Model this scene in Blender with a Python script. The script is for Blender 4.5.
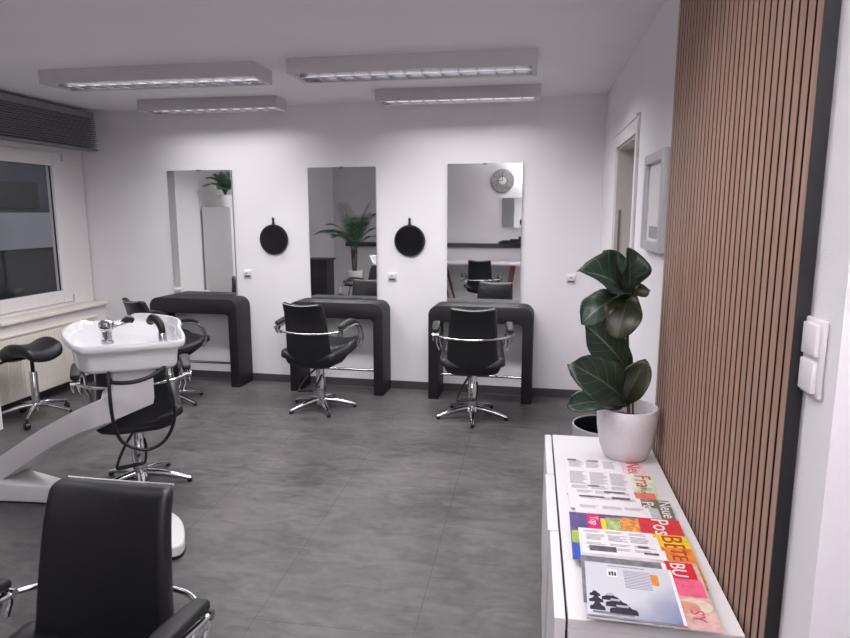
import bpy, bmesh, math, random
from mathutils import Vector, Matrix
PI = math.pi
R = math.radians
scene = bpy.context.scene
for o in list(bpy.data.objects):
    bpy.data.objects.remove(o)
COL = scene.collection

# ------------------------------------------------------------------ camera
cam_d = bpy.data.cameras.new('camera')
cam_d.sensor_width = 36.0
cam_d.lens = 36.0 * 640.1 / 850.0
cam_d.clip_start = 0.05
cam = bpy.data.objects.new('camera', cam_d)
COL.objects.link(cam)
YAW, PITCH = 0.16552, 0.164626
fw0 = Vector((-math.sin(YAW), math.cos(YAW), 0))
rt = Vector((math.cos(YAW), math.sin(YAW), 0))
fw = fw0 * math.cos(PITCH) - Vector((0, 0, 1)) * math.sin(PITCH)
up = Vector((0, 0, 1)) * math.cos(PITCH) + fw0 * math.sin(PITCH)
cam.matrix_world = Matrix(((rt.x, up.x, -fw.x, 0), (rt.y, up.y, -fw.y, 0), (rt.z, up.z, -fw.z, 1.6), (0, 0, 0, 1)))
scene.camera = cam

# ------------------------------------------------------------------ world, exposure
world = bpy.data.worlds.new('night_sky')
scene.world = world
world.use_nodes = True
world.node_tree.nodes['Background'].inputs[0].default_value = (0.33, 0.33, 0.37, 1)
world.node_tree.nodes['Background'].inputs[1].default_value = 1.2
vs = scene.view_settings
vs.view_transform = 'Standard'
vs.look = 'None'
vs.gamma = 1.0
vs.use_curve_mapping = False
vs.exposure = 0.37
LAMP_POWER = {'near': 24.5, 'far': 5.4, 'room': 18.0, 'side': 4.0}
LAMP_COLOR = (1.0, 0.985, 1.01)
LAMP_SPREAD = R(152)
UPLIGHT = 36.0

# ------------------------------------------------------------------ helpers
def srgb(r, g, b):
    def f(c):
        c /= 255.0
        return c / 12.92 if c <= 0.04045 else ((c + 0.055) / 1.055) ** 2.4
    return (f(r), f(g), f(b), 1)

def mat(name, col, rough=0.5, metal=0.0, var=0.0, scale=20.0, bump=0.0, bscale=200.0, spec=0.5, emit=None, estr=0.0):
    m = bpy.data.materials.new(name)
    m.use_nodes = True
    nt = m.node_tree
    b = nt.nodes['Principled BSDF']
    b.inputs['Roughness'].default_value = rough
    b.inputs['Metallic'].default_value = metal
    b.inputs['Specular IOR Level'].default_value = spec
    tc = nt.nodes.new('ShaderNodeTexCoord')
    nz = nt.nodes.new('ShaderNodeTexNoise')
    nz.inputs['Scale'].default_value = scale
    nz.inputs['Detail'].default_value = 4
    nt.links.new(tc.outputs['Object'], nz.inputs['Vector'])
    rmp = nt.nodes.new('ShaderNodeValToRGB')
    c = Vector(col[:3])
    rmp.color_ramp.elements[0].position = 0.3
    rmp.color_ramp.elements[1].position = 0.7
    rmp.color_ramp.elements[0].color = (*[max(0, x * (1 - var)) for x in c], 1)
    rmp.color_ramp.elements[1].color = (*[min(1, x * (1 + var)) for x in c], 1)
    nt.links.new(nz.outputs['Fac'], rmp.inputs['Fac'])
    nt.links.new(rmp.outputs['Color'], b.inputs['Base Color'])
    if bump > 0:
        n2 = nt.nodes.new('ShaderNodeTexNoise')
        n2.inputs['Scale'].default_value = bscale
        n2.inputs['Detail'].default_value = 3
        nt.links.new(tc.outputs['Object'], n2.inputs['Vector'])
        bp = nt.nodes.new('ShaderNodeBump')
        bp.inputs['Strength'].default_value = bump
        bp.inputs['Distance'].default_value = 0.004
        nt.links.new(n2.outputs['Fac'], bp.inputs['Height'])
        nt.links.new(bp.outputs['Normal'], b.inputs['Normal'])
    if emit:
        b.inputs['Emission Color'].default_value = emit
        b.inputs['Emission Strength'].default_value = estr
    return m

class MB:
    """collects shapes into one mesh"""
    def __init__(self):
        self.bm = bmesh.new()
        self.uv = None
    def poly(self, pts, faces):
        vs_ = [self.bm.verts.new(p) for p in pts]
        for f in faces:
            try:
                self.bm.faces.new([vs_[i] for i in f])
            except ValueError:
                pass
        return vs_
    def box(self, x0, x1, y0, y1, z0, z1, bev=0.0, M=None, segs=2):
        t = bmesh.new()
        bmesh.ops.create_cube(t, size=1)
        for v in t.verts:
            v.co = Vector(((v.co.x + .5) * (x1 - x0) + x0, (v.co.y + .5) * (y1 - y0) + y0, (v.co.z + .5) * (z1 - z0) + z0))
        if bev > 0:
            bmesh.ops.bevel(t, geom=t.edges[:], offset=bev, segments=segs, affect='EDGES', profile=0.5)
        self.merge(t, M)
        return self
    def merge(self, t, M=None):
        if M is not None:
            t.transform(M)
        me = bpy.data.meshes.new('tmp')
        t.to_mesh(me)
        t.free()
        self.bm.from_mesh(me)
        bpy.data.meshes.remove(me)
    def prism(self, outline, h, M=None, bev=0.0, segs=2, top=None):
        """outline in xy, extruded 0..h in z; top(x,y) may give the height"""
        t = bmesh.new()
        n = len(outline)
        a = [t.verts.new((p[0], p[1], 0)) for p in outline]
        b = [t.verts.new((p[0], p[1], h if top is None else top(p[0], p[1]))) for p in outline]
        t.faces.new(list(reversed(a)))
        ft = t.faces.new(b)
        for i in range(n):
            j = (i + 1) % n
            t.faces.new((a[i], a[j], b[j], b[i]))
        bmesh.ops.recalc_face_normals(t, faces=t.faces[:])
        if bev > 0:
            bmesh.ops.bevel(t, geom=list(ft.edges), offset=bev, segments=segs, affect='EDGES', profile=0.5)
        self.merge(t, M)
        return self
    def lathe(self, prof, M=None, n=28, cap0=True, cap1=True):
        t = bmesh.new()
        rings = []
        for r, z in prof:
            rings.append([t.verts.new((r * math.cos(2 * PI * i / n), r * math.sin(2 * PI * i / n), z)) for i in range(n)])
        for k in range(len(rings) - 1):
            for i in range(n):
                j = (i + 1) % n
                t.faces.new((rings[k][i], rings[k][j], rings[k + 1][j], rings[k + 1][i]))
        if cap0: t.faces.new(list(reversed(rings[0])))
        if cap1: t.faces.new(rings[-1])
        self.merge(t, M)
        return self
    def tube(self, path, r, n=10, smooth=0, sx=1.0, M=None, radii=None):
        pts = [Vector(p) for p in path]
        if smooth:
            pts = catmull(pts, smooth)
        t = bmesh.new()
        rings = []
        tan0 = (pts[1] - pts[0]).normalized()
        ref = Vector((0, 0, 1)) if abs(tan0.z) < 0.9 else Vector((1, 0, 0))
        u = tan0.cross(ref).normalized()
        for i, p in enumerate(pts):
            tn = (pts[min(i + 1, len(pts) - 1)] - pts[max(i - 1, 0)]).normalized()
            u = (u - tn * u.dot(tn))
            if u.length < 1e-6:
                u = tn.orthogonal()
            u.normalize()
            v = tn.cross(u)
            rr = r
            if radii:
                f_ = i / (len(pts) - 1) * (len(radii) - 1)
                k = min(int(f_), len(radii) - 2)
                rr = radii[k] + (radii[k + 1] - radii[k]) * (f_ - k)
            rings.append([t.verts.new(p + u * rr * sx * math.cos(2 * PI * a / n) + v * rr * math.sin(2 * PI * a / n)) for a in range(n)])
        for k in range(len(rings) - 1):
            for i in range(n):
                j = (i + 1) % n
                t.faces.new((rings[k][i], rings[k][j], rings[k + 1][j], rings[k + 1][i]))
        t.faces.new(list(reversed(rings[0])))
        t.faces.new(rings[-1])
        bmesh.ops.recalc_face_normals(t, faces=t.faces[:])
        self.merge(t, M)
        return self
    def rbox(self, sx, sy, sz, r, nx=8, ny=8, nz=4, deform=None, M=None):
        """soft rounded slab with inner vertices, centred; deform(Vector)->Vector"""
        h = (sx / 2, sy / 2, sz / 2)
        def coords(hh, n):
            c = [-hh + r - r * math.tan(R(a)) for a in (45, 30, 15)]
            inner = [-(hh - r) + 2 * (hh - r) * i / n for i in range(n + 1)]
            return c + inner + [-x for x in reversed(c)]
        cx, cy, cz = coords(h[0], nx), coords(h[1], ny), coords(h[2], nz)
        t = bmesh.new()
        cache = {}
        def V(x, y, z):
            k = (round(x, 6), round(y, 6), round(z, 6))
            if k not in cache:
                p = Vector((x, y, z))
                inn = Vector([max(-(hh - r), min(hh - r, q)) for q, hh in zip(p, h)])
                d = p - inn
                if d.length > 1e-9:
                    p = inn + d.normalized() * r
                cache[k] = t.verts.new(deform(p) if deform else p)
            return cache[k]
        def face(A, B, fn):
            for i in range(len(A) - 1):
                for j in range(len(B) - 1):
                    try:
                        t.faces.new((V(*fn(A[i], B[j])), V(*fn(A[i + 1], B[j])), V(*fn(A[i + 1], B[j + 1])), V(*fn(A[i], B[j + 1]))))
                    except ValueError:
                        pass
        for s in (-1, 1):
            face(cx, cy, lambda a, b: (a, b, s * h[2]))
            face(cx, cz, lambda a, b: (a, s * h[1], b))
            face(cy, cz, lambda a, b: (s * h[0], a, b))
        bmesh.ops.recalc_face_normals(t, faces=t.faces[:])
        self.merge(t, M)
        return self
    def build(self, name, material, parent=None, smooth=False, angle=40):
        me = bpy.data.meshes.new(name)
        self.bm.normal_update()
        self.bm.to_mesh(me)
        self.bm.free()
        if isinstance(material, (list, tuple)):
            for m in material: me.materials.append(m)
        else:
            me.materials.append(material)
        if smooth:
            for p in me.polygons: p.use_smooth = True
            try:
                me.set_sharp_from_angle(angle=R(angle))
            except Exception:
                pass
        o = bpy.data.objects.new(name, me)
        COL.objects.link(o)
        if parent is not None:
            o.parent = parent
        return o

def catmull(pts, k):
    out = []
    n = len(pts)
    for i in range(n - 1):
        p0, p1, p2, p3 = pts[max(i - 1, 0)], pts[i], pts[i + 1], pts[min(i + 2, n - 1)]
        for j in range(k):
            t = j / k
            out.append(0.5 * ((2 * p1) + (p2 - p0) * t + (2 * p0 - 5 * p1 + 4 * p2 - p3) * t * t + (3 * p1 - p0 - 3 * p2 + p3) * t ** 3))
    out.append(pts[-1].copy())
    return out

def cat2(pts, k):
    return [(p.x, p.y) for p in catmull([Vector((a, b, 0)) for a, b in pts], k)]

def tag(o, label=None, cat=None, group=None, kind=None):
    if label: o['label'] = label
    if cat: o['category'] = cat
    if group: o['group'] = group
    if kind: o['kind'] = kind
    return o

def thing(name, label, cat, loc=(0, 0, 0), rz=0.0, group=None):
    o = bpy.data.objects.new(name, None)
    o.empty_display_size = 0.1
    COL.objects.link(o)
    o.location = loc
    o.rotation_euler = (0, 0, rz)
    return tag(o, label, cat, group)

def struct(o):
    o['kind'] = 'structure'
    return o

def copy_tree(o, parent=None):
    c = o.copy()
    COL.objects.link(c)
    if parent is not None:
        c.parent = parent
    for ch in list(o.children):
        copy_tree(ch, c)
    return c

def text_mesh(name, body, size, material, parent, M, extrude=0.0003, align='CENTER', sx=1.0):
    cu = bpy.data.curves.new('lettering', 'FONT')
    cu.body = body
    cu.size = size
    cu.extrude = extrude
    cu.align_x = align
    cu.align_y = 'CENTER'
    cu.resolution_u = 3
    o = bpy.data.objects.new('lettering', cu)
    COL.objects.link(o)
    bpy.context.view_layer.update()
    me = bpy.data.meshes.new_from_object(o)
    bpy.data.objects.remove(o)
    me.transform(Matrix.Diagonal((sx, 1, 1, 1)))
    me.transform(M)
    me.materials.clear()
    me.materials.append(material)
    ob = bpy.data.objects.new(name, me)
    COL.objects.link(ob)
    ob.parent = parent
    return ob

T = Matrix.Translation
def RX(a): return Matrix.Rotation(a, 4, 'X')
def RY(a): return Matrix.Rotation(a, 4, 'Y')
def RZ(a): return Matrix.Rotation(a, 4, 'Z')

# ------------------------------------------------------------------ materials
M = {}
M['wall'] = mat('white_wall_paint', srgb(234, 231, 234), 0.75, bump=0.25, bscale=260, var=0.015, scale=3)
M['ceiling'] = mat('ceiling_paint', srgb(243, 240, 242), 0.8, var=0.015, scale=2)
M['white'] = mat('white_lacquer', srgb(226, 222, 223), 0.35, var=0.01)
M['frame_white'] = mat('white_window_pvc', srgb(226, 222, 222), 0.35, var=0.01)
M['cream'] = mat('cream_enamel', srgb(226, 220, 210), 0.4, var=0.01)
M['ceramic'] = mat('white_ceramic', srgb(222, 220, 224), 0.12, var=0.005)
M['unit_white'] = mat('white_gloss_plastic', srgb(216, 213, 214), 0.3, var=0.01)
M['leather'] = mat('black_leatherette', srgb(20, 20, 24), 0.42, var=0.12, bump=0.12, bscale=300)
M['leather_soft'] = mat('black_pad', srgb(27, 26, 30), 0.5, var=0.1, bump=0.1, bscale=250)
M['chrome'] = mat('chrome', srgb(205, 203, 208), 0.12, 1.0, var=0.03)
M['steel'] = mat('brushed_steel', srgb(150, 148, 152), 0.3, 1.0, var=0.05)
M['black'] = mat('black_plastic', srgb(18, 18, 20), 0.4, var=0.1)
M['desk'] = mat('anthracite_desk', srgb(27, 25, 30), 0.5, var=0.12, scale=60, bump=0.05, bscale=400)
M['mirror'] = mat('mirror_silver', srgb(243, 245, 244), 0.012, 1.0)
M['base_tile'] = mat('dark_skirting_tile', srgb(72, 68, 73), 0.5, var=0.1, scale=8)
M['dark_grey'] = mat('dark_grey_blind', srgb(108, 104, 112), 0.55, var=0.08)
M['blind'] = mat('grey_blind_slat', srgb(128, 124, 133), 0.5, var=0.05)
M['felt'] = mat('black_felt', srgb(9, 6, 6), 0.95, var=0.1)
M['strip'] = mat('black_edge_strip', srgb(30, 28, 34), 0.6, var=0.1)
M['pot'] = mat('white_matt_pot', srgb(226, 221, 226), 0.6, var=0.03, scale=90, bump=0.5, bscale=130)
M['soil'] = mat('dark_soil', srgb(38, 30, 26), 0.95, var=0.4, scale=80, bump=0.8, bscale=120)
M['stem'] = mat('plant_stem', srgb(84, 72, 56), 0.8, var=0.2, scale=60)
M['fixture'] = mat('fixture_white_steel', srgb(198, 194, 197), 0.45, var=0.02)
M['louvre'] = mat('polished_louvre', srgb(200, 198, 202), 0.22, 1.0, var=0.05)
M['tube'] = mat('lamp_tube', srgb(240, 240, 245), 0.4, emit=(1, 0.97, 1, 1), estr=1.6)
M['silver'] = mat('silver_frame', srgb(192, 189, 194), 0.4, 0.35, var=0.05)
M['paper'] = mat('white_paper', srgb(226, 222, 224), 0.6, var=0.03, scale=30)
M['pages'] = mat('page_edges', srgb(205, 201, 202), 0.8, var=0.08, scale=150)
M['ink'] = mat('dark_ink', srgb(45, 42, 50), 0.6)
M['greyink'] = mat('grey_print', srgb(150, 146, 152), 0.6, var=0.25, scale=120)
M['door_panel'] = mat('door_jamb_paint', srgb(186, 180, 176), 0.6, var=0.02)
M['wood'] = mat('walnut_leg', srgb(118, 78, 56), 0.5, var=0.2, scale=25)

def slat_material():
    m = mat('oak_slat_veneer', srgb(178, 140, 122), 0.55)
    nt = m.node_tree
    b = nt.nodes['Principled BSDF']
    tc = nt.nodes.new('ShaderNodeTexCoord')
    mp = nt.nodes.new('ShaderNodeMapping')
    mp.inputs['Scale'].default_value = (60, 60, 2.2)
    nz = nt.nodes.new('ShaderNodeTexNoise')
    nz.inputs['Scale'].default_value = 1.2
    nz.inputs['Detail'].default_value = 5
    r = nt.nodes.new('ShaderNodeValToRGB')
    r.color_ramp.elements[0].position = 0.3
    r.color_ramp.elements[0].color = srgb(148, 114, 99)
    r.color_ramp.elements[1].position = 0.7
    r.color_ramp.elements[1].color = srgb(176, 142, 125)
    nt.links.new(tc.outputs['Object'], mp.inputs['Vector'])
    nt.links.new(mp.outputs['Vector'], nz.inputs['Vector'])
    nt.links.new(nz.outputs['Fac'], r.inputs['Fac'])
    nt.links.new(r.outputs['Color'], b.inputs['Base Color'])
    return m
M['slat'] = slat_material()

def floor_material():
    m = bpy.data.materials.new('grey_concrete_tile')
    m.use_nodes = True
    nt = m.node_tree
    L = nt.links.new
    b = nt.nodes['Principled BSDF']
    b.inputs['Roughness'].default_value = 0.42
    b.inputs['Specular IOR Level'].default_value = 0.4
    tc = nt.nodes.new('ShaderNodeTexCoord')
    def noise(scale, sc=(1, 1, 1), det=6, dist=0.0, rot=0.0):
        mp = nt.nodes.new('ShaderNodeMapping')
        mp.inputs['Scale'].default_value = sc
        mp.inputs['Rotation'].default_value = (0, 0, rot)
        n = nt.nodes.new('ShaderNodeTexNoise')
        n.inputs['Scale'].default_value = scale
        n.inputs['Detail'].default_value = det
        n.inputs['Distortion'].default_value = dist
        L(tc.outputs['Object'], mp.inputs['Vector'])
        L(mp.outputs['Vector'], n.inputs['Vector'])
        return n.outputs['Fac']
    def math_(op, a, bb=None, c=None):
        n = nt.nodes.new('ShaderNodeMath')
        n.operation = op
        for i, v in enumerate((a, bb, c)):
            if v is None: continue
            if isinstance(v, (int, float)): n.inputs[i].default_value = v
            else: L(v, n.inputs[i])
        return n.outputs[0]
    n1 = noise(1.1, dist=0.6)
    n2 = noise(5.0, (1, 2.6, 1), 8, 1.2, 0.5)
    n3 = noise(24, (1, 1, 1), 4)
    s = math_('ADD', math_('MULTIPLY', n1, 0.5), math_('ADD', math_('MULTIPLY', n2, 0.38), math_('MULTIPLY', n3, 0.12)))
    r = nt.nodes.new('ShaderNodeValToRGB')
    r.color_ramp.elements[0].position = 0.38
    r.color_ramp.elements[0].color = srgb(66, 63, 64)
    r.color_ramp.elements[1].position = 0.62
    r.color_ramp.elements[1].color = srgb(108, 104, 104)
    L(s, r.inputs['Fac'])
    # joints
    sep = nt.nodes.new('ShaderNodeSeparateXYZ')
    L(tc.outputs['Object'], sep.inputs[0])
    def joint(coord, off, pitch):
        f = math_('FRACT', math_('DIVIDE', math_('ADD', coord, -off + 100 * pitch), pitch))
        d = math_('MULTIPLY', math_('MINIMUM', f, math_('SUBTRACT', 1.0, f)), pitch)
        return math_('LESS_THAN', d, 0.0016)
    jx = joint(sep.outputs['X'], -0.41, 0.645)
    jy = joint(sep.outputs['Y'], 2.18, 1.29)
    j = math_('MULTIPLY', math_('MAXIMUM', jx, jy), 0.6)
    mx = nt.nodes.new('ShaderNodeMixRGB')
    L(j, mx.inputs[0])
    L(r.outputs['Color'], mx.inputs[1])
    mx.inputs[2].default_value = srgb(44, 41, 43)
    L(mx.outputs[0], b.inputs['Base Color'])
    rr = math_('ADD', 0.34, math_('MULTIPLY', n2, 0.2))
    L(rr, b.inputs['Roughness'])
    return m
M['floor'] = floor_material()

def leaf_material(name, dark, light, vein):
    m = bpy.data.materials.new(name)
    m.use_nodes = True
    nt = m.node_tree
    L = nt.links.new
    b = nt.nodes['Principled BSDF']
    b.inputs['Roughness'].default_value = 0.38
    uv = nt.nodes.new('ShaderNodeUVMap')
    uv.uv_map = 'UVMap'
    sep = nt.nodes.new('ShaderNodeSeparateXYZ')
    L(uv.outputs[0], sep.inputs[0])
    def math_(op, a, bb=None):
        n = nt.nodes.new('ShaderNodeMath')
        n.operation = op
        for i, v in enumerate((a, bb)):
            if v is None: continue
            if isinstance(v, (int, float)): n.inputs[i].default_value = v
            else: L(v, n.inputs[i])
        return n.outputs[0]
    av = math_('ABSOLUTE', math_('SUBTRACT', sep.outputs['Y'], 0.5))
    mid = math_('LESS_THAN', av, 0.022)
    w = math_('FRACT', math_('MULTIPLY', math_('SUBTRACT', sep.outputs['X'], math_('MULTIPLY', av, 0.55)), 6.5))
    side = math_('MULTIPLY', math_('LESS_THAN', w, 0.085), 0.55)
    v = math_('MAXIMUM', mid, side)
    tc = nt.nodes.new('ShaderNodeTexCoord')
    nz = nt.nodes.new('ShaderNodeTexNoise')
    nz.inputs['Scale'].default_value = 18
    L(tc.outputs['Object'], nz.inputs['Vector'])
    r = nt.nodes.new('ShaderNodeValToRGB')
    r.color_ramp.elements[0].color = dark
    r.color_ramp.elements[1].color = light
    L(nz.outputs['Fac'], r.inputs['Fac'])
    mx = nt.nodes.new('ShaderNodeMixRGB')
    L(v, mx.inputs[0])
    L(r.outputs['Color'], mx.inputs[1])
    mx.inputs[2].default_value = vein
    L(mx.outputs[0], b.inputs['Base Color'])
    return m
M['leaf'] = leaf_material('fig_leaf_green', srgb(26, 42, 34), srgb(44, 64, 51), srgb(92, 108, 92))
M['leaf_olive'] = leaf_material('fig_leaf_olive', srgb(36, 39, 25), srgb(52, 55, 35), srgb(72, 76, 54))
M['palm'] = mat('palm_green', srgb(66, 108, 78), 0.5, var=0.35, scale=12)

def glass_material():
    m = bpy.data.materials.new('window_glass')
    m.use_nodes = True
    nt = m.node_tree
    L = nt.links.new
    out = nt.nodes['Material Output']
    nt.nodes.remove(nt.nodes['Principled BSDF'])
    tr = nt.nodes.new('ShaderNodeBsdfTransparent')
    tr.inputs[0].default_value = (0.9, 0.92, 0.92, 1)
    gl = nt.nodes.new('ShaderNodeBsdfGlossy')
    gl.inputs['Roughness'].default_value = 0.0
    lw = nt.nodes.new('ShaderNodeLayerWeight')
    lw.inputs[0].default_value = 0.5
    pw = nt.nodes.new('ShaderNodeMath'); pw.operation = 'POWER'
    L(lw.outputs['Facing'], pw.inputs[0]); pw.inputs[1].default_value = 5.0
    fr = nt.nodes.new('ShaderNodeMath'); fr.operation = 'MULTIPLY_ADD'
    L(pw.outputs[0], fr.inputs[0]); fr.inputs[1].default_value = 0.93; fr.inputs[2].default_value = 0.04
    mx = nt.nodes.new('ShaderNodeMixShader')
    L(fr.outputs[0], mx.inputs[0])
    L(tr.outputs[0], mx.inputs[1])
    L(gl.outputs[0], mx.inputs[2])
    L(mx.outputs[0], out.inputs['Surface'])
    return m
M['glass'] = glass_material()

# ------------------------------------------------------------------ room shell
CEIL = 2.54
XL, XR, YF = -4.2, 0.56, -0.55
BW_A, BW_S = 5.575, -0.035                      # back wall runs very slightly out of square
BROT = math.atan(BW_S)
def back(x, d=0.0, z=0.0):
    """point on the back wall at room x, d metres in front of it"""
    return Vector((x + d * BW_S, BW_A + BW_S * x - d, z))

f = MB(); f.box(XL - 0.6, XR + 0.6, YF - 0.3, 6.1, -0.12, 0.0)
struct(f.build('floor', M['floor']))
f = MB(); f.box(XL - 0.6, XR + 0.6, YF - 0.3, 6.1, CEIL, CEIL + 0.12)
struct(f.build('ceiling', M['ceiling']))
f = MB()
pts = [back(-4.40), back(1.2), back(1.2, -0.25), back(-4.40, -0.25)]
f.prism([(p.x, p.y) for p in pts], CEIL)
struct(f.build('wall_back', M['wall']))
# left wall with window opening
WY0, WY1, WZ0, WZ1 = 4.40, 5.80, 0.735, 2.34
f = MB()
f.box(XL - 0.28, XL, YF - 0.2, WY0, 0, CEIL)
f.box(XL - 0.28, XL, WY0, 5.80, 0, WZ0 - 0.036)
f.box(XL - 0.28, XL, WY0, 5.80, WZ1, CEIL)
struct(f.build('wall_left', M['wall']))
# right wall with doorway, ending in a reveal near the camera
DY0, DY1, DZ = 3.80, 4.66, 2.035
f = MB()
f.box(XR, XR + 0.3, 1.255, DY0, 0, CEIL)
f.box(XR, XR + 0.3, DY1, 5.62, 0, CEIL)
f.box(XR, XR + 0.3, DY0, DY1, DZ, CEIL)
struct(f.build('wall_right', M['wall']))
f = MB(); f.box(XR + 0.30, XR + 0.5, YF - 0.2, 1.4, 0, CEIL)
struct(f.build('wall_right_return', M['wall']))
f = MB(); f.box(XL - 0.1, XR + 0.45, YF - 0.2, YF, 0, CEIL)
struct(f.build('wall_front', M['wall']))
# skirting
f = MB()
for x0, x1 in ((-4.2, 0.56),):
    pts = [back(x0, 0.0), back(x0, 0.012), back(x1, 0.012), back(x1, 0.0)]
    f.prism([(p.x, p.y) for p in pts], 0.072)
struct(f.build('baseboard_back', M['base_tile']))
f = MB(); f.box(XR - 0.012, XR, DY1 + 0.11, 5.54, 0, 0.072); f.box(XR - 0.012, XR, 2.80, DY0 - 0.11, 0, 0.072)
struct(f.build('baseboard_right', M['base_tile']))
f = MB(); f.box(XL, XL + 0.012, 3.95, 5.70, 0, 0.072)
struct(f.build('baseboard_left', M['base_tile']))

# doorway on the right wall
d = thing('door_1', None, None, (XR, 0, 0)); struct(d)
f = MB()
f.box(-0.016, 0.0, DY1, DY1 + 0.10, 0, DZ, 0.002)
f.box(-0.016, 0.0, DY0 - 0.055, DY0, 0, DZ, 0.002)
f.box(-0.016, 0.0, DY0 - 0.055, DY1 + 0.10, DZ, DZ + 0.078, 0.002)
f.box(-0.024, 0.0, DY0 - 0.06, DY1 + 0.115, DZ + 0.078, DZ + 0.10, 0.003)
f.build('casing', M['frame_white'], d)
f = MB()
f.box(0.0, 0.30, DY1 - 0.015, DY1, 0, DZ)
f.box(0.0, 0.30, DY0, DY0 + 0.015, 0, DZ)
f.box(0.0, 0.30, DY0, DY1, DZ - 0.015, DZ)
f.build('jamb', M['door_panel'], d)
f = MB(); f.box(0.245, 0.285, DY0 + 0.017, DY1 - 0.017, 0.005, DZ - 0.017, 0.003)
f.build('door_leaf', M['frame_white'], d)
f = MB(); f.box(0.02, 0.035, DY1 - 0.02, DY1 - 0.0155, 0.2, 1.62, 0.001)
f.build('seal', M['dark_grey'], d)
f = MB(); f.tube([(0.245, DY0 + 0.09, 1.03), (0.20, DY0 + 0.09, 1.03), (0.195, DY0 + 0.10, 1.03), (0.195, DY0 + 0.21, 1.03)], 0.009)
f.build('door_handle', M['steel'], d, True)

# ------------------------------------------------------------------ window
w = thing('window_1', None, None, (XL, 0, 0)); struct(w)
FX = -0.11
def ring(mb, x0, x1, y0, y1, z0, z1, wl, wr, wb, wt, bev=0.004):
    mb.box(x0, x1, y0, y0 + wl, z0, z1, bev)
    mb.box(x0, x1, y1 - wr, y1, z0, z1, bev)
    mb.box(x0, x1, y0 + wl, y1 - wr, z0, z0 + wb, bev)
    mb.box(x0, x1, y0 + wl, y1 - wr, z1 - wt, z1, bev)
f = MB(); ring(f, FX - 0.07, FX, WY0, 5.715, WZ0, WZ1, 0.03, 0.31, 0.035, 0.20)
f.build('window_frame', M['frame_white'], w)
f = MB(); ring(f, FX - 0.055, FX + 0.018, WY0 + 0.032, 5.402, WZ0 + 0.037, 2.138, 0.12, 0.115, 0.115, 0.12, 0.006)
f.build('sash', M['frame_white'], w)
f = MB(); f.box(FX - 0.03, FX - 0.024, WY0 + 0.145, 5.294, WZ0 + 0.145, 2.026)
f.build('pane', M['glass'], w)
f = MB(); ring(f, FX - 0.022, FX - 0.008, WY0 + 0.148, 5.291, WZ0 + 0.148, 2.022, 0.008, 0.008, 0.008, 0.008, 0)
f.build('gasket', M['black'], w)
f = MB(); f.tube([(FX + 0.018, WY0 + 0.09, 1.30), (FX + 0.06, WY0 + 0.09, 1.30), (FX + 0.065, WY0 + 0.09, 1.29), (FX + 0.065, WY0 + 0.09, 1.17)], 0.010)
f.build('window_handle', M['frame_white'], w, True)
f = MB()
for z in (2.10, 0.80):
    f.tube([(FX + 0.022, 5.408, z - 0.035), (FX + 0.022, 5.408, z + 0.035)], 0.008)
f.build('hinge', M['silver'], w, True)
f = MB(); f.box(FX - 0.03, 0.045, WY0 + 0.003, 5.705, WZ0 - 0.035, WZ0 - 0.001, 0.008)
struct(f.build('window_sill', M['cream'], w))

# outside, seen dimly through the panes
b = thing('neighbouring_house', 'pale rendered house across the dark street, seen through the window', 'building', (-10.6, 6.5, -1.0))
f = MB(); f.box(-0.4, 0, -6, 9, 0, 1.85); f.build('ground_floor_wall', mat('dim_render', srgb(60, 60, 66), 0.9, var=0.1, scale=2), b)
f = MB(); f.box(-0.4, 0.12, -6, 9, 1.85, 2.6, 0.01); f.build('parapet', mat('pale_render', srgb(176, 174, 178), 0.9, var=0.05, scale=2), b)
f = MB(); f.box(-1.6, -1.2, -6, 9, 1.85, 6.5); f.build('upper_wall', mat('grey_render', srgb(92, 90, 98), 0.9, var=0.1, scale=2), b)
f = MB(); f.box(-1.2, -1.12, 4.0, 7.4, 2.70, 3.30, 0.01); f.build('dark_window', M['black'], b)
f = MB(); f.box(-1.8, -0.2, -6, 9, 6.5, 6.8, 0.01); f.build('eave', M['dark_grey'], b)
random.seed(5)
f = MB()
for i in range(240):
    a = random.uniform(0, 2 * PI); rr = random.uniform(0.1, 1.0); z = random.uniform(0.1, 1.9)
    p = Vector((rr * math.cos(a) * 0.8, rr * math.sin(a) * 1.6, z))
    q = Vector((random.uniform(-1, 1), random.uniform(-1, 1), random.uniform(0, 1))).normalized() * 0.25
    s = q.cross(Vector((0.3, 0.5, 0.2))).normalized() * 0.06
    f.poly([p, p + q * .5 + s, p + q, p + q * .5 - s], [(0, 1, 2, 3)])
o = f.build('garden_bush', M['palm']); o.location = (-8.4, 7.4, -1.0)
tag(o, 'leafy garden bush outside in the dark, low in the window', 'bush')
f = MB(); f.box(-16, -4.9, -2, 16, -1.1, -1.0)
struct(f.build('street_ground', mat('dark_asphalt', srgb(50, 50, 54), 0.9, var=0.2, scale=4)))

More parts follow.
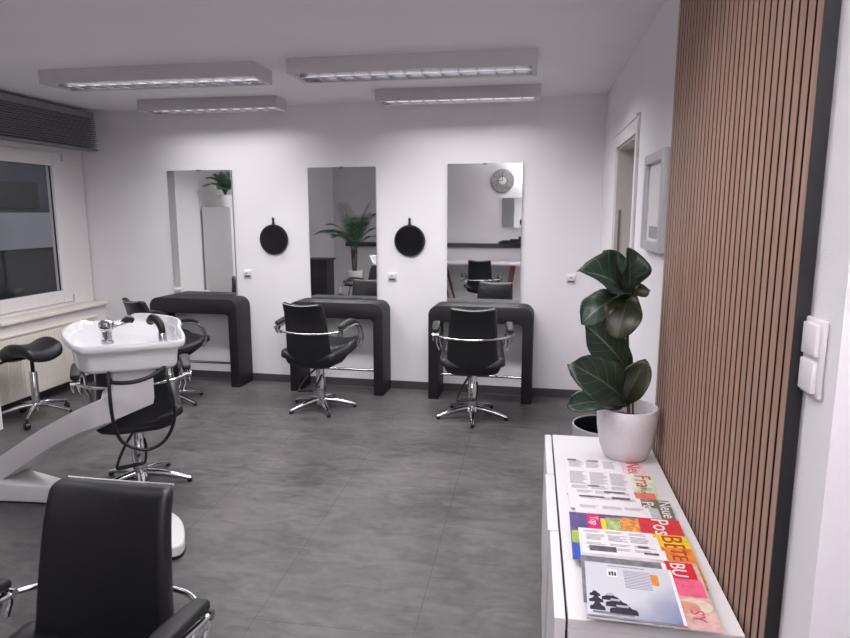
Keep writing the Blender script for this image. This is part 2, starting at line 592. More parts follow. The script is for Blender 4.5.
# raised venetian blind
b = thing('venetian_blind', 'dark grey venetian blind pulled up above the window', 'blind', (XL, 0, 0))
BX0, BX1, BY0, BY1 = 0.035, 0.145, 4.30, 5.60
f = MB(); f.box(BX0, BX1 - 0.01, BY0, BY1, 2.455, 2.515, 0.004); f.build('head_rail', M['blind'], b)
f = MB()
for k in range(13):
    z = 2.20 + k * 0.0195
    f.box(BX0, BX1 + (0.006 if k % 2 else 0.0), BY0, BY1 - (0.004 if k % 3 else 0), z, z + 0.010, 0.003)
f.build('slats', M['blind'], b)
f = MB(); f.box(BX0, BX1 + 0.004, BY0, BY1 + 0.01, 2.166, 2.188, 0.008); f.build('bottom_rail', M['blind'], b)
f = MB()
for y in (4.6, 5.45):
    f = MB(); f.tube([(BX0 + 0.05, y, 2.17), (BX0 + 0.05, y, 2.47)], 0.004, 6); f.build('lift_cord', M['black'], b)
    f = MB(); f.box(0.0, BX0 + 0.002, y - 0.02, y + 0.02, 2.47, 2.51); f.build('bracket', M['silver'], b)

# radiator
rd = thing('radiator', 'cream panel radiator on the wall below the window', 'radiator', (XL + 0.028, 0, 0))
RY0, RY1 = 4.0, 5.42
f = MB(); f.box(0.04, 0.10, RY0, RY1, 0.10, 0.625, 0.008)
n = 42
for k in range(n):
    y = RY0 + 0.02 + (RY1 - RY0 - 0.04) * k / (n - 1)
    f.box(0.098, 0.1035, y - 0.008, y + 0.008, 0.13, 0.60, 0.002)
f.build('panel', M['cream'], rd)
f = MB()
f.box(0.035, 0.11, RY0 - 0.004, RY1 + 0.004, 0.620, 0.640, 0.004)
for k in range(4):
    f.box(0.04 + k * 0.018, 0.046 + k * 0.018, RY0, RY1, 0.638, 0.648)
f.build('top_grille', M['cream'], rd)
for y in (4.3, 5.1):
    f = MB(); f.box(-0.027, 0.045, y - 0.03, y + 0.03, 0.35, 0.45); f.build('wall_bracket', M['cream'], rd)
f = MB(); f.tube([(0.07, RY1 - 0.06, 0.11), (0.07, RY1 - 0.06, 0.0)], 0.009); f.build('pipe', M['cream'], rd, True)

# ------------------------------------------------------------------ ceiling lamps
def make_fixture(length, width, label, loc, power):
    root = thing('louvre_ceiling_lamp', label, 'ceiling lamp', loc, 0, 'louvred strip lamps on the ceiling')
    H = 0.09
    f = MB()
    t = 0.006
    f.box(-length / 2, length / 2, -width / 2, -width / 2 + t, -H, 0)
    f.box(-length / 2, length / 2, width / 2 - t, width / 2, -H, 0)
    f.box(-length / 2, -length / 2 + t, -width / 2 + t, width / 2 - t, -H, 0)
    f.box(length / 2 - t, length / 2, -width / 2 + t, width / 2 - t, -H, 0)
    f.box(-length / 2 + t, length / 2 - t, -width / 2 + t, width / 2 - t, -0.012, 0)
    # flanges round the opening
    f.box(-length / 2 + t, length / 2 - t, -width / 2 + t, -width / 2 + 0.022, -H + .0003, -H + 0.004)
    f.box(-length / 2 + t, length / 2 - t, width / 2 - 0.022, width / 2 - t, -H + .0003, -H + 0.004)
    f.box(-length / 2 + t, -length / 2 + 0.03, -width / 2 + 0.022, width / 2 - 0.022, -H + .0003, -H + 0.004)
    f.box(length / 2 - 0.03, length / 2 - t, -width / 2 + 0.022, width / 2 - 0.022, -H + .0003, -H + 0.004)
    f.build('housing', M['fixture'], root)
    f = MB()
    zb, zt = -H + 0.003, -H + 0.045
    ys = (-width / 2 + 0.024, -0.004, width / 2 - 0.03)
    x0, x1 = -length / 2 + 0.03, length / 2 - 0.03
    for y in (-width / 2 + 0.022, width / 2 - 0.026):
        f.box(x0, x1, y, y + 0.004, zb, zt)
    f.poly([(x0, -0.012, zb), (x1, -0.012, zb), (x1, 0.012, zb), (x0, 0.012, zb), (x0, 0, zt), (x1, 0, zt)],
           [(0, 3, 2, 1), (0, 1, 5, 4), (2, 3, 4, 5), (0, 4, 3), (1, 2, 5)])
    n = int(round(length / 0.115))
    for i in range(1, n):
        x = x0 + (x1 - x0) * i / n
        f.poly([(x - 0.007, ys[0], zt), (x + 0.007, ys[0], zt), (x + 0.001, ys[0], zb), (x - 0.001, ys[0], zb),
                (x - 0.007, ys[2], zt), (x + 0.007, ys[2], zt), (x + 0.001, ys[2], zb), (x - 0.001, ys[2], zb)],
               [(0, 1, 2, 3), (7, 6, 5, 4), (0, 4, 5, 1), (2, 6, 7, 3), (0, 3, 7, 4), (1, 5, 6, 2)])
    f.build('louvre', M['louvre'], root)
    for y in (-width / 4, width / 4):
        f = MB(); f.tube([(x0 + 0.02, y, -0.032), (x1 - 0.02, y, -0.032)], 0.008, 10)
        f.build('tube', M['tube'], root, True)
    ld = bpy.data.lights.new('lamp_light', 'AREA')
    ld.shape = 'RECTANGLE'
    ld.size = length - 0.08
    ld.size_y = width - 0.06
    ld.energy = power
    ld.color = LAMP_COLOR
    ld.spread = LAMP_SPREAD
    lo = bpy.data.objects.new('lamp_light', ld)
    COL.objects.link(lo)
    lo.parent = root
    lo.location = (0, 0, -H - 0.002)
    return root
make_fixture(1.52, 0.30, 'long louvred ceiling strip lamp nearest the blind, left of the front pair', (-2.52, 4.14, CEIL), LAMP_POWER['near'])
make_fixture(1.53, 0.32, 'longest louvred ceiling strip lamp, right one of the front pair', (-0.765, 4.12, CEIL), LAMP_POWER['near'])
make_fixture(1.24, 0.22, 'short louvred ceiling strip lamp in front of the left wall mirror', (-2.71, 5.27, CEIL), LAMP_POWER['far'])
make_fixture(1.26, 0.22, 'short louvred ceiling strip lamp in front of the right wall mirror', (-0.60, 5.14, CEIL), LAMP_POWER['far'])
make_fixture(1.53, 0.30, 'unseen louvred strip lamp added out of view to light the low white sideboard', (-0.765, 1.9, CEIL), LAMP_POWER['room'])  # added above the frame to brighten sideboard and near right wall
make_fixture(1.53, 0.30, 'unseen louvred strip lamp added out of view as weak fill light on the left', (-2.9, 1.6, CEIL), LAMP_POWER['side'])  # added above the frame, weak fill for the left side

# unseen fill lamp added behind the photographer to brighten ceiling and near wall
def uplighter(x, y, label, power):
    ul = thing('added_fill_lamp', label, 'lamp', (x, y, 0))
    f = MB(); f.lathe([(0.13, 0), (0.13, 0.02), (0.02, 0.03), (0.012, 0.04), (0.012, 1.74)], None, 28); f.build('pole', M['steel'], ul, True)
    f = MB(); f.lathe([(0.02, 1.72), (0.09, 1.76), (0.15, 1.84), (0.155, 1.86), (0.150, 1.86), (0.085, 1.775), (0.0, 1.755)], None, 32, True, False); f.build('lamp_shade', M['steel'], ul, True)
    ld = bpy.data.lights.new('lamp_light', 'AREA')
    ld.shape = 'DISK'; ld.size = 0.26; ld.energy = power; ld.color = LAMP_COLOR; ld.spread = R(170)
    lo = bpy.data.objects.new('lamp_light', ld); COL.objects.link(lo); lo.parent = ul
    lo.location = (0, 0, 1.865); lo.rotation_euler = (PI, 0, 0)
uplighter(0.10, -0.28, 'unseen steel floor uplighter added behind the photographer as fill light for ceiling and near wall', UPLIGHT)

# ------------------------------------------------------------------ slatted wall panel
sp = thing('slat_wall_panel', 'tall wall panel of narrow brown wooden slats with black edge strip', 'wall panel', (XR, 0, 0))
SY0, SY1 = 1.399, 2.765
f = MB(); f.box(-0.012, -0.0005, 1.399, SY1, 0.0, CEIL - 0.004); f.build('backing', M['felt'], sp)
f = MB()
n = 31
pitch = (SY1 - SY0) / n
for k in range(n):
    y = SY0 + k * pitch
    f.box(-0.0275, -0.0118, y, y + pitch - 0.0125, 0.0, CEIL - 0.004, 0.0012, None, 1)
so = f.build('slats', [M['slat'], M['felt']], sp)
for p in so.data.polygons: p.material_index = 0 if p.normal.x < -0.5 else 1
f = MB(); f.box(-0.0285, -0.0005, 1.391, 1.3985, 0.0, CEIL - 0.004, 0.001); f.build('edge_strip', M['strip'], sp)

# light switch on the strip of wall right of the slats
sw = thing('light_switch', 'white double rocker light switch beside the slatted panel', 'light switch', (XR, 1.346, 1.318))
f = MB(); f.box(-0.010, -0.0005, -0.043, 0.043, -0.078, 0.078, 0.005, None, 3); f.build('cover_plate', M['white'], sw, True)
for s in (-1, 1):
    f = MB(); f.box(-0.019, -0.008, -0.031, 0.031, s * 0.0365 - 0.032, s * 0.0365 + 0.032, 0.003, T((0, 0, 0)), 2)
    f.build('rocker', M['white'], sw, True)

# framed picture
pf = thing('picture_frame', 'silver framed pale picture on the right wall beside the slats', 'picture', (XR, 3.105, 1.648))
f = MB()
hw, hh, fwid = 0.235, 0.222, 0.045
for (y0, y1, z0, z1) in ((-hw, -hw + fwid, -hh, hh), (hw - fwid, hw, -hh, hh), (-hw + fwid, hw - fwid, hh - fwid, hh), (-hw + fwid, hw - fwid, -hh, -hh + fwid)):
    f.box(-0.032, -0.001, y0, y1, z0, z1, 0.004)
f.build('frame', M['silver'], pf)
f = MB(); f.box(-0.012, -0.004, -hw + fwid - 0.002, hw - fwid + 0.002, -hh + fwid - 0.002, hh - fwid + 0.002); f.build('picture_sheet', M['paper'], pf)
f = MB(); f.box(-0.0135, -0.0118, -0.12, 0.12, -0.165, -0.11); f.build('caption_band', M['greyink'], pf)

# wall sockets
def socket(x, z, label):
    s = thing('wall_socket', label, 'socket', back(x, 0.0, z), BROT, 'white wall sockets on the mirror wall')
    f = MB(); f.box(-0.040, 0.040, -0.010, -0.0003, -0.040, 0.040, 0.004, None, 2)
    f.build('cover_plate', M['white'], s, True)
    f = MB(); f.box(-0.030, 0.030, -0.024, -0.009, -0.012, 0.030, 0.004, None, 2)
    f.build('hinged_lid', M['white'], s, True)
    f = MB(); f.box(-0.009, 0.009, -0.0246, -0.0235, 0.006, 0.020, 0.0004, None, 1)
    f.build('symbol', M['greyink'], s)
    f = MB(); f.box(-0.028, 0.028, -0.0135, -0.0098, -0.030, -0.016, 0.001, None, 1)
    f.build('painted_shade_strip', M['dark_grey'], s)  # dark bar coloured in for the shade below the lid
    return s
socket(-2.639, 1.03, 'white wall socket just right of the left mirror')
socket(-1.235, 1.03, 'white wall socket just right of the middle mirror')
socket(0.331, 1.043, 'white wall socket left of the fig plant')

# ------------------------------------------------------------------ mirrors
def wall_mirror(x0, x1, z0, z1, label):
    xc = (x0 + x1) / 2
    w2 = (x1 - x0) / 2
    h = z1 - z0
    m = thing('wall_mirror', label, 'mirror', back(xc, 0.0, z0), BROT, 'tall wall mirrors')
    f = MB(); f.box(-w2, w2, -0.020, -0.0005, 0, h); f.build('mirror_backing', M['dark_grey'], m)
    f = MB(); f.box(-w2 - 0.001, w2 + 0.001, -0.025, -0.020, -0.001, h + 0.001); f.build('mirror_glass', M['mirror'], m)
    f = MB(); f.box(-0.02, 0.02, -0.029, -0.002, h - 0.010, h + 0.006, 0.002); f.build('clip', M['steel'], m)
    return m
wall_mirror(-3.402, -2.754, 0.826, 1.987, 'tall frameless wall mirror above the left black desk')
wall_mirror(-2.005, -1.377, 0.832, 1.997, 'tall frameless wall mirror above the middle black desk, reflecting a palm')
wall_mirror(-0.733, -0.098, 0.8245, 2.011, 'tall frameless wall mirror above the right black desk')

def hand_mirror(x, label):
    m = thing('hand_mirror', label, 'hand mirror', back(x, 0.0, 1.355), BROT, 'round black hand mirrors on hooks')
    S = RX(PI / 2)
    f = MB()
    f.lathe([(0.134, 0.006), (0.139, 0.010), (0.139, 0.020), (0.134, 0.026), (0.124, 0.027)], S, 40)
    f.build('rim', M['black'], m, True)
    f = MB(); f.lathe([(0.123, 0.0272), (0.100, 0.0276), (0.0, 0.0280)], S, 40, True, False)
    f.build('face', mat('smoked_face', srgb(14, 14, 20), 0.1, var=0.05), m, True)
    f = MB(); f.tube([(0, -0.016, 0.130), (0, -0.016, 0.165), (0, -0.016, 0.195)], 0.011, 10, radii=[0.016, 0.009, 0.012])
    f.build('handle', M['black'], m, True)
    f = MB(); f.tube([(0, -0.001, 0.196), (0, -0.03, 0.196), (0, -0.034, 0.205)], 0.004, 8)
    f.build('hook', M['steel'], m, True)
    return m
hand_mirror(-2.358, 'round black hand mirror hanging between the left and middle wall mirrors')
hand_mirror(-1.072, 'round black hand mirror hanging between the middle and right wall mirrors')

# ------------------------------------------------------------------ desks
def desk(x0, x1, label):
    xc = (x0 + x1) / 2
    w = (x1 - x0)
    dk = thing('styling_desk', label, 'desk', back(xc, 0.0, 0.0), BROT, 'black styling desks along the mirror wall')
    Hh, t, leg, D = 0.822, 0.140, 0.086, 0.27
    def arc(cx, cz, r, a0, a1, n=8):
        return [(cx + r * math.cos(R(a0 + (a1 - a0) * i / n)), cz + r * math.sin(R(a0 + (a1 - a0) * i / n))) for i in range(n + 1)]
    ro, ri = 0.085, 0.03
    out = [(-w / 2, 0)] + arc(-w / 2 + ro, Hh - ro, ro, 180, 90) + arc(w / 2 - ro, Hh - ro, ro, 90, 0) + [(w / 2, 0), (w / 2 - leg, 0)]
    out += arc(w / 2 - leg - ri, Hh - t - ri, ri, 0, 90, 4) + arc(-w / 2 + leg + ri, Hh - t - ri, ri, 90, 180, 4) + [(-w / 2 + leg, 0)]
    f = MB()
    f.prism(out, D, T((0, -0.013, 0)) @ RX(PI / 2), 0.004, 2)
    f.build('arch_body', M['desk'], dk, True, 30)
    f = MB(); f.tube([(-w / 2 + leg - 0.005, -0.19, 0.205), (w / 2 - leg + 0.005, -0.19, 0.205)], 0.012, 12)
    f.build('foot_rail', M['chrome'], dk, True)['label'] = 'chrome foot rail'
    f = MB(); f.box(-0.30, 0.30, -0.281, -0.279, Hh - t + 0.03, Hh - 0.035); f.build('drawer_front', M['desk'], dk)
    return dk
desk(-3.505, -2.628, 'black arch-shaped styling desk on the left, partly behind the white wash basin')
desk(-2.128, -1.256, 'black arch-shaped styling desk in the middle, under the palm reflecting mirror')
desk(-0.852, 0.032, 'black arch-shaped styling desk on the right, nearest the fig plant')

# ------------------------------------------------------------------ salon chairs
def make_chair(ad=-0.025, bd=0.0):
    root = thing('salon_chair', 'x', 'chair')
    L = M['leather']
    # seat: bucket rising to the front and sides
    def sdef(p):
        q = p.copy()
        fx = p.x / 0.26
        fy = p.y / 0.25
        q.z += 0.055 * max(0, fx * fx - 0.25) * (1 if p.z > 0 else 0.8)
        if fy > 0: q.z += 0.075 * fy ** 1.6
        if p.z < 0:
            q.x *= 0.86
            if fy > 0: q.z += 0.05 * fy
            else: q.y *= 0.95
        return q
    f = MB(); f.rbox(0.50, 0.50, 0.125, 0.05, 10, 10, 2, sdef, T((0, 0.03, 0.435)))
    f.build('seat', L, root, True, 60)
    # side wings
    def wdef(s):
        def g(p):
            q = p.copy()
            q.x += s * (0.03 * (p.z / 0.1) + 0.0)
            q.z -= 0.05 * max(0, p.y / 0.2)
            return q
        return g
    # backrest, slightly curved, narrower at the top
    def bdef(p):
        q = p.copy()
        t = (p.z + 0.24) / 0.48
        q.x *= 1.10 - 0.16 * t
        q.y += 0.035 * (p.x / 0.19) ** 2 * 1.0 - 0.075 * t + 0.035 * t * (1 - t)
        q.z -= 0.018 * (1 - (p.x / 0.19) ** 2) * max(0, t) ** 3
        if t > 0.85: q.y -= 0.012 * (t - 0.85) / 0.15
        return q
    f = MB(); f.rbox(0.365, 0.062, 0.50, 0.028, 10, 1, 12, bdef, T((0, -0.195, 0.668 + bd)))
    bk = f.build('backrest', L, root, True, 60)
    f = MB()
    pts = []
    for i in range(13):
        x = -0.166 + 0.332 * i / 12
        p = bdef(Vector((x, -0.031, 0.243)))
        pts.append((p.x, p.y - 0.195 + 0.001, p.z + 0.668 + bd))
    f.tube(pts, 0.0025, 6)
    f.build('piping', M['silver'], bk, True)['label'] = 'pale piping along the top edge'
    # chrome bar behind the back
    f = MB()
    f.tube([(x, y, z + ad) for x, y, z in ((-0.285, -0.175, 0.712), (-0.20, -0.262, 0.706), (-0.1, -0.292, 0.702), (0, -0.300, 0.700), (0.1, -0.292, 0.702), (0.20, -0.262, 0.706), (0.285, -0.175, 0.712))], 0.0085, 10, 4)
    f.build('back_bar', M['chrome'], root, True)['label'] = 'chrome bar behind the backrest'
    for s in (-1, 1):
        f = MB()
        for dx in (-0.015, 0.015):
            x = s * 0.283 + dx
            f.tube([(x, -0.185, 0.715 + ad), (x, -0.13, 0.722 + ad), (x, -0.02, 0.738 + ad), (x, 0.09, 0.735 + ad), (x, 0.165, 0.69 + ad * .9), (x - s * 0.004, 0.20, 0.61 + ad * .6), (x - s * 0.010, 0.20, 0.55 + ad * .3), (x - s * 0.030, 0.185, 0.495)], 0.0085, 8, 4)
        f.tube([(s * 0.283 - 0.024, -0.178, 0.715 + ad), (s * 0.283 + 0.024, -0.178, 0.715 + ad)], 0.013, 8)
        for dx in (-0.015, 0.015):
            f.tube([(s * 0.283 + dx, -0.175, 0.717 + ad), (s * 0.283 + dx, -0.170, 0.690 + ad), (s * 0.279 + dx, -0.15, 0.665 + ad)], 0.0075, 8)
        a = f.build('armrest', M['chrome'], root, True)
        a['label'] = 'chrome armrest with black pad'
        def adef(p, s=s):
            q = p.copy()
            t = (p.y + 0.16) / 0.32
            q.z += 0.028 * math.sin(t * PI * 0.62) - 0.075 * max(0, t - 0.62) ** 1.3 * 2.2
            q.x *= 0.82 + 0.25 * math.sin(t * PI)
            return q
        f = MB(); f.rbox(0.056, 0.32, 0.032, 0.014, 2, 12, 1, adef, T((s * 0.283, -0.02, 0.747 + ad)))
        f.build('arm_pad', M['leather_soft'], a, True, 60)
    # column and base
    f = MB(); f.lathe([(0.040, 0.05), (0.040, 0.24), (0.038, 0.245), (0.034, 0.25), (0.034, 0.36)], None, 24)
    f.box(-0.10, 0.10, -0.09, 0.12, 0.355, 0.375, 0.006)
    f.build('column', M['chrome'], root, True)['label'] = 'chrome hydraulic column'
    f = MB(); f.lathe([(0.052, 0.03), (0.055, 0.05), (0.048, 0.075), (0.036, 0.085)], None, 24)
    f.build('hub', M['chrome'], root, True)
    for k in range(5):
        a = R(90 + 72 * k + 36)
        mm = RZ(a)
        f = MB()
        f.tube([(0.035, 0, 0.072), (0.12, 0, 0.062), (0.21, 0, 0.042), (0.285, 0, 0.022)], 0.016, 10, 3, 1.0, mm, [0.026, 0.022, 0.018, 0.012])
        lg = f.build('base_leg', M['chrome'], root, True)
        f = MB(); f.lathe([(0.013, 0.0), (0.016, 0.004), (0.016, 0.016), (0.010, 0.020)], T((0.278 * math.cos(a), 0.278 * math.sin(a), 0)), 14)
        f.build('glide', M['black'], lg, True)
    f = MB()
    f.tube([(-0.02, -0.03, 0.34), (-0.075, -0.10, 0.27), (-0.115, -0.15, 0.185), (-0.10, -0.17, 0.175), (-0.01, -0.175, 0.185), (0.03, -0.16, 0.19), (0.04, -0.10, 0.25), (0.035, -0.04, 0.29)], 0.008, 8, 3)
    f.tube([(-0.105, -0.168, 0.178), (0.02, -0.172, 0.188)], 0.011, 8)
    f.build('pump_pedal', M['black'], root, True)
    return root
chair = make_chair()
used = [False]
def place_chair(x, y, rz, label, legs=None, src=None):
    """rz turns the chair; legs gives the room direction of one base leg"""
    if src is not None: c = src
    else:
        c = chair if not used[0] else copy_tree(chair)
        used[0] = True
    c.location = (x, y, 0)
    c.rotation_euler = (0, 0, R(rz))
    c['label'] = label
    c['group'] = 'black salon chairs with chrome bases'
    if legs is not None:
        for ch in c.children:
            if ch.name.startswith('base_leg'): ch.rotation_euler.z = R(legs - 126 - rz)
    return c
place_chair(-0.44, 4.90, 5, 'black salon chair at the right styling desk, seen square from behind', 204)
place_chair(-1.70, 4.93, -11, 'black salon chair at the middle styling desk, turned slightly right', 229)
place_chair(-3.03, 4.88, -33, 'black salon chair at the left styling desk, half hidden behind the white basin', 200)
place_chair(-2.27, 3.29, 33.4, 'black salon chair pushed up to the white wash basin', 305)
place_chair(-1.078, 1.185, 180, 'large black salon chair in the foreground, its backrest cut by the picture edge', 200, make_chair(-0.118, -0.018))

# ------------------------------------------------------------------ hair wash station
ws = thing('hair_wash_station', 'white hair wash basin on an arched white stand and floor base', 'wash basin', (0, 0, 0))
C0 = Vector((-1.885, 2.735, 0)); FWD = Vector((-0.55, 0.835, 0)); RGT = Vector((0.835, 0.55, 0))
MW = Matrix(((RGT.x, FWD.x, 0, C0.x), (RGT.y, FWD.y, 0, C0.y), (0, 0, 1, 0), (0, 0, 0, 1)))
# floor base
outl = cat2([(-3.55, 2.95), (-3.2, 2.90), (-2.9, 2.925), (-2.6, 2.945), (-2.3, 2.90), (-2.0, 2.76), (-1.78, 2.60), (-1.66, 2.53), (-1.595, 2.56), (-1.625, 2.66), (-1.74, 2.81), (-1.94, 2.92), (-2.20, 3.005), (-2.50, 3.045), (-2.93, 3.14), (-3.3, 3.16), (-3.55, 3.10)], 5)
def base_top(x, y):
    t = max(0, min(1, (x + 2.9) / 1.3))
    return 0.105 - 0.055 * t
f = MB(); f.prism(outl, 0.1, T((0, 0, 0.012)), 0.012, 3, base_top)
f.build('floor_base', M['unit_white'], ws, True, 35)
ctr = Vector((sum(p[0] for p in outl) / len(outl), sum(p[1] for p in outl) / len(outl)))
f = MB(); f.prism([(p[0] + 0.004 * (1 if p[0] > ctr.x else -1), p[1] + 0.003 * (1 if p[1] > ctr.y else -1)) for p in outl], 0.014)
f.build('rubber_skirt', M['black'], ws)
# arch arm: stations (near edge x, y, top z, bottom z), sweeping round to the pillar
ST = [(-3.55, 3.10, 0.10, 0.06), (-3.32, 3.065, 0.105, 0.06), (-3.2, 3.043, 0.125, 0.06), (-3.1, 3.02, 0.160, 0.07), (-2.95, 2.985, 0.234, 0.10), (-2.8, 2.945, 0.322, 0.187), (-2.65, 2.905, 0.410, 0.278), (-2.5, 2.86, 0.493, 0.368), (-2.35, 2.805, 0.569, 0.445), (-2.22, 2.755, 0.632, 0.508), (-2.12, 2.722, 0.676, 0.549), (-2.045, 2.722, 0.706, 0.576), (-1.985, 2.762, 0.728, 0.600), (-1.88, 2.832, 0.75, 0.645)]
ST = catmull([Vector(p[:3]) for p in ST], 4), [q.z for q in catmull([Vector((p[0], p[1], p[3])) for p in ST], 4)]
WID = 0.165
f = MB()
rings = []
for i, p in enumerate(ST[0]):
    q0, q1 = ST[0][max(i - 1, 0)], ST[0][min(i + 1, len(ST[0]) - 1)]
    tn = Vector((q1.x - q0.x, q1.y - q0.y, 0)).normalized()
    nn = Vector((-tn.y, tn.x, 0))
    zt, zb, e = p.z, ST[1][i], 0.008
    b0 = Vector((p.x, p.y, 0))
    wd = WID - 0.03 * max(0, min(1, (p.x + 2.25) / 0.25))
    loop = [(0, zb), (0, zt - e), (e * .3, zt - e * .3), (e, zt), (wd - e, zt), (wd - e * .3, zt - e * .3), (wd, zt - e), (wd, zb)]
    rings.append([f.bm.verts.new((b0 + nn * d_) + Vector((0, 0, z_))) for d_, z_ in loop])
for k in range(len(rings) - 1):
    for i in range(8):
        j = (i + 1) % 8
        f.bm.faces.new((rings[k][i], rings[k][j], rings[k + 1][j], rings[k + 1][i]))
f.bm.faces.new(rings[0]); f.bm.faces.new(list(reversed(rings[-1])))
bmesh.ops.recalc_face_normals(f.bm, faces=f.bm.faces[:])
f.build('arch_arm', M['unit_white'], ws, True, 35)
f = MB()
MP = MW @ Matrix(((1, 0, 0, 0), (0, 0, -1, 0.235), (0, 1, 0, 0), (0, 0, 0, 1)))
f.prism([(-0.155, 0.572), (0.078, 0.652), (0.085, 0.68), (0.088, 0.875), (-0.095, 0.875), (-0.100, 0.745), (-0.155, 0.700)], 0.165, MP, 0.006, 2)
f.prism([(-0.115, 0.80), (0.10, 0.815), (0.105, 0.86), (-0.12, 0.86)], 0.165, MP @ T((0, 0, -0.005)), 0.004, 2)
f.build('pillar', M['unit_white'], ws, True, 35)
# basin as a lofted shell: rim outline u, v, z
rim = [(-0.235, 0.0, 0.985), (-0.12, -0.012, 0.985), (0.0, -0.016, 0.985), (0.12, -0.012, 0.985), (0.240, 0.0, 0.985), (0.265, 0.05, 0.995), (0.262, 0.13, 1.012), (0.250, 0.20, 1.022), (0.262, 0.30, 1.040),
       (0.215, 0.38, 1.052), (0.13, 0.43, 1.062), (0.045, 0.455, 1.068), (0.0, 0.462, 1.058), (-0.04, 0.455, 1.005), (-0.08, 0.445, 0.962), (-0.125, 0.445, 0.958), (-0.17, 0.45, 0.985), (-0.205, 0.452, 1.030),
       (-0.245, 0.440, 1.050), (-0.30, 0.38, 1.048), (-0.335, 0.28, 1.036), (-0.335, 0.19, 1.018), (-0.30, 0.09, 0.998), (-0.265, 0.03, 0.988)]
rim = [((p[0] - 0.01) * 0.92 + 0.01, p[1], p[2] - 0.006) for p in rim]
rim = catmull([Vector(p) for p in rim] + [Vector(rim[0])], 4)[:-1]
cen = Vector((-0.03, 0.22, 0))
def shell(mb, layers):
    n = len(rim)
    rings = []
    for sc, fz, off in layers:
        ringv = []
        for p in rim:
            d = Vector((p.x - cen.x, p.y - cen.y, 0))
            q = cen + d * sc + d.normalized() * off
            ringv.append(mb.bm.verts.new((q.x, q.y, fz(p, q))))
        rings.append(ringv)
    for k in range(len(rings) - 1):
        for i in range(n):
            j = (i + 1) % n
            mb.bm.faces.new((rings[k][i], rings[k][j], rings[k + 1][j], rings[k + 1][i]))
    mb.bm.faces.new(rings[-1])
    mb.bm.faces.new(list(reversed(rings[0])))
def botz(q):
    return 0.838 + 0.19 * max(0, (q.y - 0.13) / 0.33) ** 1.2
f = MB()
shell(f, [(0.60, lambda p, q: botz(q), 0), (0.80, lambda p, q: botz(q), 0), (0.835, lambda p, q: botz(q) + 0.006, 0), (0.85, lambda p, q: botz(q) + 0.02, 0), (0.875, lambda p, q: max(p.z - 0.05, botz(q) + 0.03), 0),
          (0.885, lambda p, q: p.z - 0.036, 0), (0.99, lambda p, q: p.z - 0.032, 0), (1.0, lambda p, q: p.z - 0.022, 0.002), (1.0, lambda p, q: p.z - 0.008, 0.002), (0.990, lambda p, q: p.z, 0), (0.955, lambda p, q: p.z, 0),
          (0.935, lambda p, q: p.z - 0.010, 0), (0.90, lambda p, q: max(botz(q) + 0.03, p.z * 0.55 + 0.90 * 0.45 - 0.01), 0), (0.80, lambda p, q: max(botz(q) + 0.03, 0.905), 0), (0.60, lambda p, q: max(botz(q) + 0.03, 0.88), 0), (0.3, lambda p, q: max(botz(q) + 0.03, 0.872), 0)])
f.bm.transform(MW)
bmesh.ops.recalc_face_normals(f.bm, faces=f.bm.faces[:])
f.build('basin', M['ceramic'], ws, True, 50)
# plinth on the near rim carrying the tap, then mixer, shower head and hose
f = MB()
f.lathe([(0.030, 0.975), (0.030, 0.990), (0.024, 0.995), (0.024, 1.035), (0.034, 1.045), (0.036, 1.062), (0.033, 1.078), (0.020, 1.088), (0.004, 1.090)], MW @ T((-0.105, 0.085, 0)), 24)
f.tube([(-0.09, 0.09, 1.05), (-0.05, 0.13, 1.058), (-0.025, 0.17, 1.056)], 0.010, 10, 3, 1, MW)
f.build('mixer_tap', M['chrome'], ws, True)['label'] = 'chrome mixer tap'
f = MB()
f.tube([(-0.035, 0.16, 1.060), (-0.01, 0.19, 1.072), (0.012, 0.20, 1.060)], 0.016, 10, 3, 1, MW, [0.012, 0.020, 0.014])
f.build('tap_lever', M['black'], ws, True)
f = MB()
f.tube([(0.142, 0.10, 0.955), (0.142, 0.10, 1.02), (0.128, 0.115, 1.062), (0.105, 0.14, 1.075), (0.090, 0.165, 1.055)], 0.018, 12, 4, 1, MW, [0.016, 0.017, 0.020, 0.024, 0.020])
f.build('shower_head', M['black'], ws, True)
f = MB(); f.lathe([(0.021, 0.94), (0.021, 1.0), (0.018, 1.006)], MW @ T((0.142, 0.10, 0)), 18)
f.build('shower_socket', M['chrome'], ws, True)
f = MB()
f.tube([(-0.11, 0.05, 0.845), (-0.108, -0.015, 0.82), (-0.108, -0.03, 0.70), (-0.10, -0.03, 0.60), (-0.072, -0.03, 0.51), (0.0, -0.03, 0.46), (0.06, -0.03, 0.455), (0.12, -0.03, 0.49), (0.160, -0.03, 0.56), (0.172, -0.03, 0.64), (0.160, -0.02, 0.74), (0.145, 0.0, 0.82), (0.14, 0.06, 0.86)], 0.0085, 10, 5, 1, MW)
f.build('loop_hose', M['black'], ws, True)
f = MB()
f.tube([(-0.11, 0.0, 0.81), (-0.08, -0.02, 0.80), (0.0, -0.035, 0.80), (0.08, -0.03, 0.82), (0.14, 0.0, 0.85)], 0.010, 10, 5, 1, MW)
f.build('cross_hose', M['black'], ws, True)

